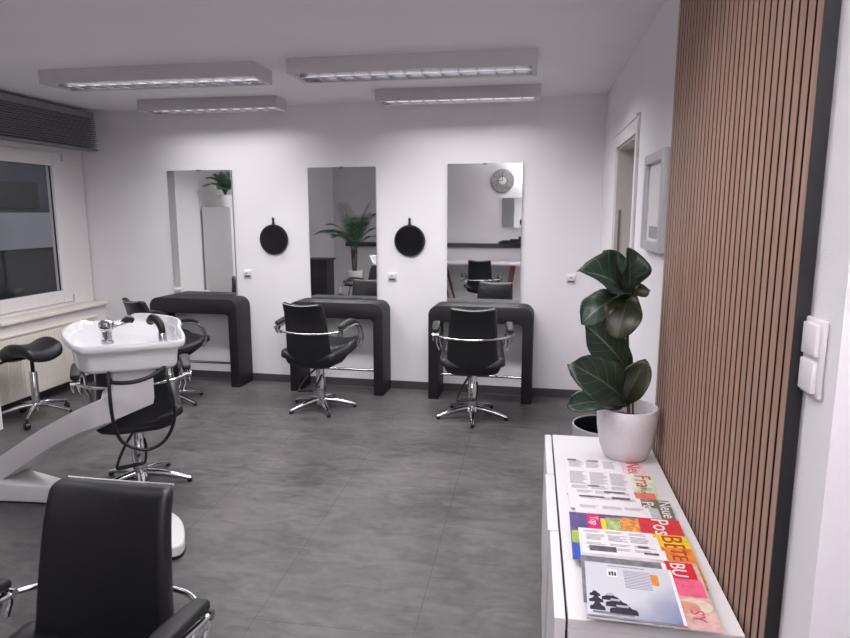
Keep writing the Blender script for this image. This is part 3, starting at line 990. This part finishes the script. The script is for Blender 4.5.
# ------------------------------------------------------------------ saddle stool
st = thing('saddle_stool', 'black saddle stool with chrome base in front of the radiator', 'stool', (-3.80, 4.27, 0), R(-12))
def saddle(p):
    q = p.copy()
    fx = p.x / 0.20
    fy = p.y / 0.17
    q.z += -0.075 * abs(fx) ** 1.9 + 0.05 * max(0, fy) ** 2 + 0.035 * max(0, -fy) ** 2
    q.y *= 1 - 0.15 * abs(fx)
    return q
f = MB(); f.rbox(0.37, 0.34, 0.095, 0.045, 12, 10, 1, saddle, T((0, 0, 0.555)) @ RY(R(-5)))
f.build('seat', M['leather'], st, True, 60)
f = MB(); f.lathe([(0.028, 0.07), (0.028, 0.38), (0.024, 0.385), (0.0245, 0.385)], None, 20); f.build('column', M['chrome'], st, True)
f = MB(); f.lathe([(0.014, 0.38), (0.014, 0.495), (0.06, 0.50), (0.06, 0.515)], None, 20); f.build('piston', M['black'], st, True)
f = MB(); f.tube([(0, 0, 0.495), (-0.12, -0.10, 0.48), (-0.17, -0.14, 0.46)], 0.010, 8, 3); f.build('lever', M['black'], st, True)
for k in range(5):
    a = R(20 + 72 * k)
    f = MB(); f.tube([(0.02, 0, 0.12), (0.10, 0, 0.115), (0.27, 0, 0.075)], 0.014, 10, 3, 1, RZ(a), [0.020, 0.016, 0.012])
    lg = f.build('base_leg', M['chrome'], st, True)
    mm = T((0.27 * math.cos(a), 0.27 * math.sin(a), 0.027)) @ RZ(a + 0.6)
    f = MB(); f.lathe([(0.020, -0.020), (0.027, -0.014), (0.027, 0.014), (0.020, 0.020)], mm @ RX(PI / 2), 16)
    f.tube([(0, 0, 0.02), (0, 0, 0.05)], 0.008, 8, 0, 1, mm)
    f.build('caster', M['black'], lg, True)

# ------------------------------------------------------------------ sideboard with magazines
ZT = 0.612
sb = thing('sideboard', 'low white sideboard in front of the slatted panel', 'sideboard', (0, 0, 0))
CX0, CX1, CY0, CY1 = 0.112, 0.522, 1.475, 2.822
f = MB()
f.box(CX0, CX1, CY0, CY1, ZT - 0.025, ZT, 0.002)
f.box(CX0, CX1, CY0, CY0 + 0.02, 0.06, ZT - 0.025)
f.box(CX0, CX1, CY1 - 0.02, CY1, 0.06, ZT - 0.025)
f.box(CX0, CX1, CY0, CY1, 0.06, 0.08)
f.box(CX1 - 0.01, CX1, CY0, CY1, 0.06, ZT - 0.02)
f.build('carcass', M['white'], sb)
f = MB(); f.box(CX0 + 0.03, CX1 - 0.02, CY0 + 0.03, CY1 - 0.03, 0.0, 0.06); f.build('plinth', M['dark_grey'], sb)
dl = (CY1 - CY0) / 3
for k in range(3):
    f = MB(); f.box(CX0 - 0.034 - (0.006 if k == 1 else 0), CX0 - 0.006, CY0 + k * dl + 0.002, CY0 + (k + 1) * dl - 0.002, 0.075, ZT - 0.001, 0.002)
    f.build('door', M['white'], sb)
f = MB()
for k in range(3):
    for z in (0.15, 0.52):
        f.box(CX0 - 0.007, CX0 + 0.004, CY0 + k * dl + 0.02, CY0 + k * dl + 0.06, z - 0.02, z + 0.02)
f.build('hinge', M['steel'], sb)

pm = {}
def pmat(r, g, b_, var=0.1, scale=40):
    k = (r, g, b_, var)
    if k not in pm: pm[k] = mat('print_%d_%d_%d' % (r, g, b_), srgb(r, g, b_), 0.35, var=var, scale=scale)
    return pm[k]
mz = [ZT]
def magazine(x0, x1, y0, y1, rz, strip, label, cover=None, sh=0.0025, title=None, tcol=None, tsize=0.05, tx=0.0, ty=0.0, lines=0, photos=()):
    """landscape lying magazine; x1 end carries its coloured title strip"""
    z = mz[0]
    cx, cy = (x0 + x1) / 2, (y0 + y1) / 2
    m = thing('magazine', label, 'magazine', (cx, cy, z + 0.0005), rz, 'magazines fanned out on the sideboard')
    w, h = x1 - x0, y1 - y0
    f = MB(); f.box(-w / 2, w / 2, -h / 2, h / 2, 0, sh - 0.001); f.build('pages', M['pages'], m)
    sw_ = strip[0]
    f = MB(); f.box(w / 2 - sw_, w / 2, -h / 2, h / 2, sh - 0.001, sh); f.build('cover_strip', strip[1], m)
    f = MB(); f.box(-w / 2, w / 2 - sw_, -h / 2, h / 2, sh - 0.001, sh + 0.0004); cv = f.build('advert_sheet', cover or M['paper'], m)
    if title:
        text_mesh('title', title, tsize, tcol, m, T((w / 2 - sw_ / 2 + tx, ty, sh + 0.0003)) @ RZ(-PI / 2))
    if lines:
        f = MB()
        rnd = random.Random(int(x0 * 1e4 + y0 * 1e3))
        for c in range(3):
            xa = -w / 2 + 0.015 + c * (w - sw_ - 0.02) / 3
            for k in range(lines):
                yy = h / 2 - 0.014 - k * 0.0075
                if yy < -h / 2 + 0.01: break
                f.box(xa, xa + (w - sw_ - 0.02) / 3 - 0.008 - rnd.uniform(0, 0.02), yy - 0.0016, yy + 0.0016, sh + 0.0003, sh + 0.0007)
        f.build('printed_lines', M['greyink'], cv)
    for px_, pw_, py_, ph_ in photos:
        f = MB(); f.box(-w / 2 + px_, -w / 2 + px_ + pw_, h / 2 - py_ - ph_, h / 2 - py_, sh + 0.0003, sh + 0.0008)
        f.build('printed_photo', pmat(96, 92, 100, 0.6, 70), cv)
    mz[0] = z + sh + 0.0008
    return m, w, h, sh
RED, PINK = pmat(206, 50, 62, 0.15), pmat(226, 96, 130, 0.2)
WHITE = pmat(238, 234, 236, 0.03)
# furthest first, each nearer one lies on the one behind
magazine(0.150, 0.452, 2.302, 2.533, R(-1), (0.085, pmat(228, 196, 196, 0.2)), 'white printed magazine furthest back, its top by the white pot', lines=10, photos=((0.01, 0.035, 0.003, 0.018), (0.09, 0.04, 0.005, 0.016)), title='Neue', tcol=RED, tsize=0.075, ty=0.03)
magazine(0.146, 0.461, 2.185, 2.409, R(-2), (0.075, pmat(214, 222, 196, 0.2)), 'magazine with three columns of text and a red title, second from the pot', lines=16, title='Frau', tcol=RED, tsize=0.085, ty=0.03)
magazine(0.149, 0.452, 2.078, 2.277, R(1), (0.070, pmat(206, 216, 178, 0.25)), 'white magazine with a small pale green title strip', lines=4, photos=((0.075, 0.04, 0.006, 0.014),), title='Woche', tcol=pmat(70, 96, 66), tsize=0.035, ty=0.06)
magazine(0.164, 0.446, 2.041, 2.225, R(0), (0.070, pmat(222, 112, 100, 0.2)), 'white magazine with a salmon red end strip', lines=3, photos=((0.11, 0.07, 0.008, 0.016),))
magazine(0.170, 0.479, 1.931, 2.168, R(-2), (0.095, pmat(116, 112, 98, 0.3)), 'magazine with large white lettering Neue Post on a grey strip', lines=3, photos=((0.01, 0.085, 0.008, 0.014), (0.12, 0.06, 0.004, 0.02)), title='Neue\nPost', tcol=WHITE, tsize=0.056, ty=0.05)
magazine(0.165, 0.433, 1.870, 2.092, R(0), (0.030, pmat(190, 188, 190, 0.1)), 'plain white magazine lying on the Neue Post one', lines=3)
m, w, h, s = magazine(0.139, 0.478, 1.717, 2.011, R(-1), (0.125, RED), 'colourful magazine with purple, pink and yellow advert and red strip', cover=pmat(98, 80, 138, 0.25), title='Post', tcol=WHITE, tsize=0.075, ty=0.08)
f = MB(); f.box(-w / 2 + 0.055, -w / 2 + 0.095, 0.03, h / 2 - 0.004, s, s + 0.0009); f.build('pink_panel', pmat(214, 36, 110, 0.1), m)
f = MB(); f.box(-w / 2 + 0.096, -w / 2 + 0.112, 0.03, h / 2 - 0.03, s, s + 0.0009); f.build('yellow_panel', pmat(232, 208, 60, 0.1), m)
f = MB(); f.box(-w / 2 + 0.113, -w / 2 + 0.155, 0.03, h / 2 - 0.02, s, s + 0.0009); f.build('green_panel', pmat(170, 184, 120, 0.4), m)
f = MB(); f.box(-w / 2 + 0.156, w / 2 - 0.126, 0.02, h / 2 - 0.012, s, s + 0.0009); f.build('food_picture', pmat(220, 150, 76, 0.45, 60), m)
f = MB(); f.box(-w / 2 + 0.003, -w / 2 + 0.03, -h / 2 + 0.004, -h / 2 + 0.09, s, s + 0.0009); f.build('blue_panel', pmat(52, 84, 190, 0.1), m)
f = MB(); f.box(-w / 2 + 0.003, -w / 2 + 0.03, -h / 2 + 0.095, -h / 2 + 0.17, s, s + 0.0009); f.build('lime_panel', pmat(160, 186, 84, 0.3), m)
text_mesh('lettering', 'Top', 0.036, WHITE, m, T((-w / 2 + 0.075, h / 2 - 0.05, s + 0.0011)) @ RZ(-PI / 2))
magazine(0.161, 0.479, 1.652, 1.901, R(-1), (0.100, pmat(226, 196, 50, 0.15)), 'magazine with red block letters on a bright yellow strip', lines=3, title='BB', tcol=pmat(176, 44, 40), tsize=0.085, ty=0.075)
magazine(0.166, 0.388, 1.642, 1.872, R(-1), (0.012, M['paper']), 'white newspaper lying across the yellow striped magazine', lines=5)
magazine(0.163, 0.472, 1.607, 1.814, R(-1), (0.085, pmat(222, 128, 56, 0.25)), 'magazine with an orange end strip just under the white ones', lines=3, photos=((0.16, 0.03, 0.01, 0.03),), title='TE', tcol=pmat(168, 60, 36), tsize=0.06, ty=0.065)
magazine(0.163, 0.392, 1.548, 1.785, R(-1.5), (0.012, M['paper']), 'white magazine with dark photos just behind the car advert', lines=2, photos=((0.02, 0.075, 0.006, 0.03), (0.17, 0.04, 0.02, 0.012)))
m, w, h, s = magazine(0.156, 0.461, 1.425, 1.726, R(-2), (0.105, pmat(206, 168, 160, 0.2)), 'magazine with the red BUNTE title and a face under a pale hat', cover=pmat(200, 198, 204, 0.15))
f = MB(); f.box(w / 2 - 0.085, w / 2 - 0.012, h / 2 - 0.085, h / 2 - 0.004, s, s + 0.0008); f.build('red_panel', pmat(204, 36, 52, 0.05), m)
text_mesh('title', 'BU', 0.056, WHITE, m, T((w / 2 - 0.055, h / 2 - 0.044, s + 0.001)) @ RZ(-PI / 2))
f = MB(); f.box(w / 2 - 0.080, w / 2 - 0.006, h / 2 - 0.165, h / 2 - 0.086, s, s + 0.0008); f.build('pink_panel', PINK, m)
hat = [(w / 2 - 0.045 + 0.043 * math.cos(a * PI / 12), h / 2 - 0.205 + 0.032 * math.sin(a * PI / 12)) for a in range(24)]
f = MB(); f.prism(hat, 0.0006, T((0, 0, s))); f.build('printed_hat', pmat(214, 196, 172, 0.12), m)
face = [(w / 2 - 0.062 + 0.030 * math.cos(a * PI / 12), h / 2 - 0.213 + 0.024 * math.sin(a * PI / 12)) for a in range(24)]
f = MB(); f.prism(face, 0.0009, T((0, 0, s))); f.build('printed_face', pmat(208, 150, 130, 0.15), m)
text_mesh('lettering', 'SY', 0.045, pmat(222, 52, 110), m, T((w / 2 - 0.045, -h / 2 + 0.055, s + 0.0008)) @ RZ(-PI / 2))
magazine(0.152, 0.377, 1.484, 1.705, R(-2), (0.012, M['paper']), 'dark bordered magazine whose left edge sticks out under the car advert', cover=pmat(120, 118, 126, 0.4), lines=0)

def sky_print():
    m = mat('printed_sky', srgb(180, 184, 196), 0.3)
    nt = m.node_tree
    b_ = nt.nodes['Principled BSDF']
    tc = nt.nodes.new('ShaderNodeTexCoord')
    sep = nt.nodes.new('ShaderNodeSeparateXYZ')
    nt.links.new(tc.outputs['Generated'], sep.inputs[0])
    nz = nt.nodes.new('ShaderNodeTexNoise')
    nz.inputs['Scale'].default_value = 2.2
    nt.links.new(tc.outputs['Generated'], nz.inputs['Vector'])
    a = nt.nodes.new('ShaderNodeMath'); a.operation = 'MULTIPLY_ADD'
    nt.links.new(sep.outputs['Y'], a.inputs[0]); a.inputs[1].default_value = -0.55; a.inputs[2].default_value = 0.35
    c = nt.nodes.new('ShaderNodeMath'); c.operation = 'MULTIPLY_ADD'
    nt.links.new(sep.outputs['X'], c.inputs[0]); c.inputs[1].default_value = 0.4
    nt.links.new(a.outputs[0], c.inputs[2])
    d = nt.nodes.new('ShaderNodeMath'); d.operation = 'MULTIPLY_ADD'
    nt.links.new(nz.outputs['Fac'], d.inputs[0]); d.inputs[1].default_value = 0.4
    nt.links.new(c.outputs[0], d.inputs[2])
    r = nt.nodes.new('ShaderNodeValToRGB')
    r.color_ramp.elements[0].position = 0.52; r.color_ramp.elements[0].color = srgb(204, 204, 212)
    r.color_ramp.elements[1].position = 1.0; r.color_ramp.elements[1].color = srgb(92, 108, 150)
    nt.links.new(d.outputs[0], r.inputs['Fac'])
    nt.links.new(r.outputs['Color'], b_.inputs['Base Color'])
    return m
m, w, h, s = magazine(0.159, 0.383, 1.429, 1.668, R(-2.5), (0.008, M['paper']), 'topmost front magazine with a blue grey car advert', cover=sky_print())
def car(mb, cx, cy, L_, H_):
    o = [(-.5, 0), (-.5, .35), (-.42, .5), (-.28, .55), (-.15, .95), (.12, 1), (.3, .58), (.46, .48), (.5, .3), (.5, 0)]
    mb.prism([(cx + a * L_, cy + b_ * H_) for a, b_ in o], 0.0006, T((0, 0, s + 0.0003)))
f = MB()
for cx_, cy_, L_, H_ in ((0.085, 0.014, 0.066, 0.042), (0.070, 0.040, 0.052, 0.038), (0.056, 0.066, 0.040, 0.030), (0.024, 0.020, 0.036, 0.034), (0.022, 0.052, 0.034, 0.026), (0.020, 0.078, 0.026, 0.022)):
    car(f, -w / 2 + cx_, -h / 2 + cy_, L_, H_)
f.build('printed_cars', pmat(44, 46, 58, 0.5, 90), m)
f = MB()
for cx_, cy_, L_ in ((0.083, 0.040, 0.028), (0.068, 0.064, 0.022), (0.055, 0.085, 0.016)):
    f.box(-w / 2 + cx_ - L_ / 2, -w / 2 + cx_ + L_ / 2, -h / 2 + cy_, -h / 2 + cy_ + 0.009, s + 0.0006, s + 0.0012)
f.build('printed_windscreens', pmat(176, 178, 190), m)
f = MB(); f.box(-w / 2 + 0.012, -w / 2 + 0.108, -h / 2 + 0.008, -h / 2 + 0.017, s + 0.0003, s + 0.0007); f.build('printed_road', pmat(120, 120, 128), m)
f = MB(); f.box(w / 2 - 0.058, w / 2 - 0.040, h / 2 - 0.085, h / 2 - 0.035, s + 0.0003, s + 0.0008); f.build('orange_panel', pmat(226, 142, 60), m)
f = MB(); f.box(-w / 2 + 0.056, -w / 2 + 0.082, h / 2 - 0.065, h / 2 - 0.028, s + 0.0003, s + 0.0008); f.build('white_logo_square', WHITE, m)
f = MB()
for k in range(3): f.box(-w / 2 + 0.060 + k * 0.007, -w / 2 + 0.065 + k * 0.007, h / 2 - 0.060, h / 2 - 0.042 + 0.003 * (k % 2), s + 0.0006, s + 0.001)
f.build('logo_figures', M['ink'], m)
f = MB()
for k in range(12):
    y = h / 2 - 0.03 - k * 0.0072
    f.box(-w / 2 + 0.098, -w / 2 + 0.165, y - 0.0010, y + 0.0010, s + 0.0003, s + 0.0007)
f.build('printed_lines', pmat(120, 124, 146), m)
f = MB(); f.box(-w / 2 + 0.06, w / 2 - 0.07, h / 2 - 0.014, h / 2 - 0.010, s + 0.0003, s + 0.0007); f.build('headline', M['greyink'], m)

# ------------------------------------------------------------------ fiddle leaf fig in its pot
def lathe_pot(parent, r_top, r_bot, h, material, wall=0.009, name='pot'):
    f = MB()
    f.lathe([(r_bot * 0.9, 0), (r_bot, 0.006), (r_bot + (r_top - r_bot) * 0.55, h * 0.25), (r_bot + (r_top - r_bot) * 0.9, h * 0.6), (r_top, h - 0.003), (r_top - 0.003, h), (r_top - wall + 0.002, h), (r_top - wall, h - 0.004), (r_top - wall - 0.004, h * 0.72)], None, 48, True, False)
    return f.build(name, material, parent, True, 50)
fg = thing('fiddle_leaf_fig', 'tall fiddle leaf fig with big dark leaves in a white pot on the sideboard', 'potted plant', (0.400, 2.615, ZT))
lathe_pot(fg, 0.121, 0.088, 0.212, M['pot'])
f = MB(); f.lathe([(0.1065, 0.150), (0.06, 0.156), (0.0, 0.158)], None, 32, True, False); f.build('soil', M['soil'], fg, True)
FO = Vector((0.398, 2.615, ZT))
f = MB()
f.tube([Vector(p) - FO for p in ((0.405, 2.62, 0.765), (0.394, 2.62, 0.95), (0.380, 2.615, 1.15), (0.374, 2.62, 1.27), (0.370, 2.61, 1.33))], 0.006, 8, 4, radii=[0.0075, 0.006, 0.0045])
f.tube([Vector(p) - FO for p in ((0.425, 2.64, 0.765), (0.416, 2.63, 0.9), (0.404, 2.625, 1.02))], 0.004, 8, 4)
f.build('stem', M['stem'], fg, True)
def fig_leaf(base, tip, width, nrm, bow, cup, material, wave=0.015, seed=0, full=1.45, curl=0.0):
    width = width * 1.22
    """obovate leaf from base to tip; nrm hints the upper side, bow lifts the middle, cup folds along the midrib"""
    rnd = random.Random(seed)
    base, tip, nrm = Vector(base) - FO, Vector(tip) - FO, Vector(nrm).normalized()
    ax = tip - base
    L_ = ax.length
    a = ax.normalized()
    side = a.cross(nrm).normalized()
    n_ = side.cross(a).normalized()
    NU, NV = 16, 10
    bm = bmesh.new()
    uvl = bm.loops.layers.uv.new('UVMap')
    g = []
    ph = rnd.uniform(0, 6)
    for i in range(NU + 1):
        t = i / NU
        wd = width * (math.sin(PI * min(1, t ** full * 0.975 + 0.025))) ** 0.62
        if i == 0: wd = 0.004
        if i == NU: wd = 0.006
        row = []
        for j in range(NV + 1):
            v = (j / NV - 0.5) * 2
            p = base + a * (L_ * t) + n_ * (bow * math.sin(PI * t) - curl * t ** 3 + cup * wd * abs(v) ** 1.5 + wave * math.sin(9 * t + ph + (2 if v > 0 else 0)) * v * v) + side * (wd * v * (1 - 0.12 * abs(cup)))
            row.append(bm.verts.new(p))
        g.append(row)
    for i in range(NU):
        for j in range(NV):
            fc = bm.faces.new((g[i][j], g[i + 1][j], g[i + 1][j + 1], g[i][j + 1]))
            for lp, (uu, vv) in zip(fc.loops, ((i, j), (i + 1, j), (i + 1, j + 1), (i, j + 1))):
                lp[uvl].uv = (uu / NU, vv / NV)
            fc.smooth = True
    me = bpy.data.meshes.new('leaf')
    bm.to_mesh(me); bm.free()
    me.materials.append(material)
    o = bpy.data.objects.new('leaf', me)
    COL.objects.link(o)
    o.parent = fg
    sd = o.modifiers.new('thickness', 'SOLIDIFY')
    sd.thickness = 0.0016
    return o
G, OL = M['leaf'], M['leaf_olive']
CAMD = (-0.15, -0.95, 0.3)
fig_leaf((0.374, 2.62, 1.262), (0.352, 2.585, 1.468), 0.052, (0.5, -1, 0.15), 0.02, 0.6, G, 0.02, seed=1, curl=-0.02)
fig_leaf((0.372, 2.632, 1.262), (0.292, 2.62, 1.455), 0.048, (0.3, -1, 0.3), 0.02, 0.4, G, 0.02, seed=12, curl=0.02)
fig_leaf((0.368, 2.61, 1.265), (0.185, 2.50, 1.385), 0.080, (0.25, -0.75, 0.8), 0.035, 0.45, G, 0.02, seed=2, curl=0.012)
fig_leaf((0.385, 2.61, 1.300), (0.325, 2.50, 1.120), 0.062, (-0.2, -1, 0.25), 0.025, 0.2, OL, seed=3)
fig_leaf((0.376, 2.60, 1.285), (0.448, 2.56, 1.300), 0.022, (0.1, -0.9, 0.5), 0.01, 0.3, OL, seed=4)
fig_leaf((0.360, 2.625, 1.260), (0.196, 2.55, 1.185), 0.060, (-0.2, -0.75, 0.75), 0.025, 0.35, G, 0.018, seed=5, curl=0.03)
fig_leaf((0.391, 2.625, 0.970), (0.222, 2.53, 1.168), 0.066, (0.4, -1, 0.15), 0.02, 0.3, G, 0.018, seed=6, curl=0.03)
fig_leaf((0.388, 2.60, 0.845), (0.160, 2.43, 1.035), 0.075, (0.35, -1, 0.35), 0.035, 0.2, G, 0.018, seed=7, curl=0.01)
fig_leaf((0.370, 2.60, 0.822), (0.446, 2.53, 1.035), 0.050, (-0.3, -1, 0.2), 0.02, 0.35, OL, seed=8)
fig_leaf((0.375, 2.60, 0.822), (0.150, 2.50, 0.842), 0.055, (-0.1, -0.55, 0.8), 0.03, 0.25, G, 0.01, seed=9)

# round bin between sideboard and doorway
wb = thing('waste_bin', 'tall grey round bin, black inside, behind the sideboard', 'bin', (0.368, 3.04, 0))
f = MB()
f.lathe([(0.120, 0), (0.130, 0.006), (0.155, 0.590), (0.155, 0.600), (0.150, 0.601), (0.149, 0.594)], None, 48, True, False)
f.build('shell', M['silver'], wb, True, 50)
f = MB(); f.lathe([(0.149, 0.596), (0.144, 0.50), (0.124, 0.02), (0.0, 0.018)], None, 48, False, False)
f.build('liner', M['black'], wb, True, 50)

# ------------------------------------------------------------------ tall cabinet with plant left of the frame, seen in the mirror
tc_ = thing('tall_cabinet', 'tall white cabinet at the left picture edge, reflected in the left mirror', 'cabinet', (0, 0, 0))
f = MB(); f.box(-4.17, -3.80, 3.25, 3.92, 0.03, 1.665, 0.003); f.build('carcass', M['white'], tc_)
f = MB(); f.box(-4.15, -3.82, 3.28, 3.90, 0.0, 0.03); f.build('plinth', M['dark_grey'], tc_)
f = MB(); f.box(-3.799, -3.781, 3.252, 3.918, 0.04, 1.66, 0.002); dr = f.build('door', M['white'], tc_)
f = MB(); f.tube([(-3.781, 3.31, 0.95), (-3.755, 3.31, 0.95), (-3.755, 3.31, 1.10), (-3.781, 3.31, 1.10)], 0.005, 8); f.build('door_handle', M['steel'], dr, True)

def palm(root, z0, n, length, seed, droop=0.5, leaflets=18, up_=0.9, spread=0.65, lw=0.30, wid=0.008):
    rnd = random.Random(seed)
    f = MB()
    st_ = MB()
    for k in range(n):
        a = 2 * PI * k / n * 2.4 + rnd.uniform(-.3, .3)
        L_ = length * rnd.uniform(0.7, 1.05)
        lean = rnd.uniform(0.1, 0.1 + spread)
        pts = []
        for i in range(9):
            t = i / 8
            r_ = L_ * (0.1 * t + lean * t * t * 0.8)
            z = z0 + L_ * (up_ * t - droop * lean * t ** 3)
            pts.append(Vector((r_ * math.cos(a), r_ * math.sin(a), z)))
        st_.tube(pts, 0.004, 5)
        fine = catmull(pts, 4)
        nn = len(fine)
        for i in range(int(nn * 0.35), nn - 1):
            p = fine[i]
            tn = (fine[i + 1] - fine[i]).normalized()
            sd = tn.cross(Vector((0, 0, 1))).normalized()
            tt = i / nn
            ll = length * lw * math.sin(PI * min(1, (tt - 0.2) / 0.85)) + 0.03
            for s_ in (-1, 1):
                e = p + (sd * s_ * 0.8 + tn * 0.75 + Vector((0, 0, -0.15))).normalized() * ll
                wv = tn * wid
                f.poly([p - wv, p + wv, (p + e) / 2 + wv * 1.3 + Vector((0, 0, .01)), e, (p + e) / 2 - wv * 1.3 + Vector((0, 0, .01))], [(0, 1, 2, 3, 4)])
    st_.build('stalks', M['palm'], root)
    f.build('fronds', M['palm'], root)
tp = thing('trailing_plant', 'green fern in a white pot on top of the tall white cabinet', 'potted plant', (-3.92, 3.78, 1.665))
lathe_pot(tp, 0.085, 0.065, 0.15, M['pot'])
f = MB(); f.lathe([(0.072, 0.11), (0.0, 0.114)], None, 20, True, False); f.build('soil', M['soil'], tp)
palm(tp, 0.11, 16, 0.38, 3, 0.7, 10, 0.95, 0.8, 0.25, 0.003)

# ------------------------------------------------------------------ the part of the salon behind the camera, seen in the mirrors
pl = thing('plant_stand', 'small round black table under the potted palm, seen in the middle mirror', 'side table', (-3.40, 0.55, 0))
f = MB(); f.lathe([(0.19, 0.35), (0.195, 0.355), (0.195, 0.368), (0.19, 0.372)], None, 36); f.build('table_top', M['black'], pl, True, 40)
for k in range(3):
    a = R(30 + 120 * k)
    f = MB(); f.tube([(0.07 * math.cos(a), 0.07 * math.sin(a), 0.352), (0.16 * math.cos(a), 0.16 * math.sin(a), 0.0)], 0.009, 8); f.build('leg', M['black'], pl, True)
pp = thing('potted_palm', 'bushy green palm in a white pot, seen in the middle mirror', 'potted plant', (-3.40, 0.55, 0.372))
lathe_pot(pp, 0.135, 0.105, 0.24, M['pot'])
f = MB(); f.lathe([(0.118, 0.19), (0.0, 0.195)], None, 20, True, False); f.build('soil', M['soil'], pp)
f = MB()
for k in range(7):
    a = k * 0.9
    f.tube([(0.03 * math.cos(a), 0.03 * math.sin(a), 0.19), (0.05 * math.cos(a), 0.05 * math.sin(a), 0.60)], 0.009, 6)
f.build('trunk', M['stem'], pp, True)
palm(pp, 0.40, 16, 1.02, 8, 0.75, 18, 1.08, 0.75, 0.26, 0.004)

rl = MB(); rl.box(-3.95, 0.3, YF + 0.001, YF + 0.06, 0.97, 1.05, 0.003)
struct(rl.build('trim_1', M['base_tile']))
tr = thing('salon_trolley', 'black salon trolley by the window wall, seen in the middle mirror', 'trolley', (-3.70, 1.35, 0))
f = MB(); f.box(-0.17, 0.17, -0.17, 0.17, 0.10, 0.84, 0.008); f.build('body', M['black'], tr)
f = MB(); f.box(-0.20, 0.20, -0.19, 0.19, 0.84, 0.87, 0.008); f.build('top_tray', M['desk'], tr)
for z in (0.2, 0.42, 0.63):
    f = MB(); f.box(-0.15, 0.15, 0.17, 0.185, z - 0.075, z + 0.09, 0.004); f.build('drawer', M['desk'], tr)
for sx_ in (-1, 1):
    for sy_ in (-1, 1):
        f = MB(); f.lathe([(0.022, -0.014), (0.028, -0.008), (0.028, 0.008), (0.022, 0.014)], T((sx_ * 0.13, sy_ * 0.13, 0.028)) @ RX(PI / 2), 14)
        f.tube([(sx_ * 0.13, sy_ * 0.13, 0.03), (sx_ * 0.13, sy_ * 0.13, 0.105)], 0.009, 8)
        f.build('caster', M['black'], tr, True)
tb = thing('work_table', 'white topped table on splayed wooden legs, seen in the right mirror', 'table', (-1.45, -0.22, 0))
f = MB(); f.box(-0.85, 0.85, -0.28, 0.26, 0.70, 0.735, 0.006); f.build('table_top', M['white'], tb)
for xa, xb in ((-0.55, -0.36), (0.07, 0.20), (0.72, 0.62)):
    for sy_ in (-1, 1):
        f = MB(); f.tube([(xa, sy_ * 0.2 - 0.01, 0.70), (xb, sy_ * 0.23 - 0.01, 0.0)], 0.022, 10, radii=[0.03, 0.017]); f.build('leg', M['wood'], tb, True)
wm = thing('wall_clock', 'large round grey wall clock above the work table, seen in the right mirror', 'clock', (-0.98, YF, 2.16), PI)
f = MB(); f.lathe([(0.20, 0.002), (0.205, 0.01), (0.205, 0.03), (0.19, 0.034), (0.185, 0.028), (0.0, 0.028)], RX(PI / 2), 40, True, False); f.build('dial', mat('clock_grey', srgb(150, 146, 146), 0.5, var=0.3, scale=18), wm, True, 40)
f = MB(); f.lathe([(0.06, 0.029), (0.065, 0.034), (0.03, 0.036), (0.0, 0.036)], RX(PI / 2), 24, True, False); f.build('centre_boss', M['white'], wm, True, 40)
f = MB(); f.box(-0.004, 0.004, -0.040, -0.036, 0, 0.13); f.box(0, 0.09, -0.044, -0.040, -0.004, 0.004); f.build('hands', M['black'], wm)
sm = thing('wall_mirror', 'mirror on the wall behind the photographer, seen reflected in the right mirror', 'mirror', (-0.72, YF, 1.60))
f = MB(); f.box(-0.28, 0.28, 0.0005, 0.02, -0.28, 0.28); f.build('mirror_backing', M['white'], sm)
f = MB(); f.box(-0.26, 0.26, 0.02, 0.024, -0.26, 0.26); f.build('mirror_glass', M['mirror'], sm)
shf = thing('wall_shelf', 'small dark wall shelf holding styling products, seen in the right mirror', 'shelf', (-0.72, YF, 1.06))
f = MB(); f.box(-0.3, 0.3, 0.0005, 0.16, 0.0, 0.03, 0.003); f.build('board', M['desk'], shf)
f = MB(); f.box(-0.25, 0.28, 0.02, 0.13, 0.03, 0.05, 0.003); f.box(-0.1, 0.28, 0.02, 0.12, 0.05, 0.075, 0.003); f.box(0.05, 0.26, 0.02, 0.11, 0.075, 0.12, 0.003)
f.build('step_rack', M['black'], shf)
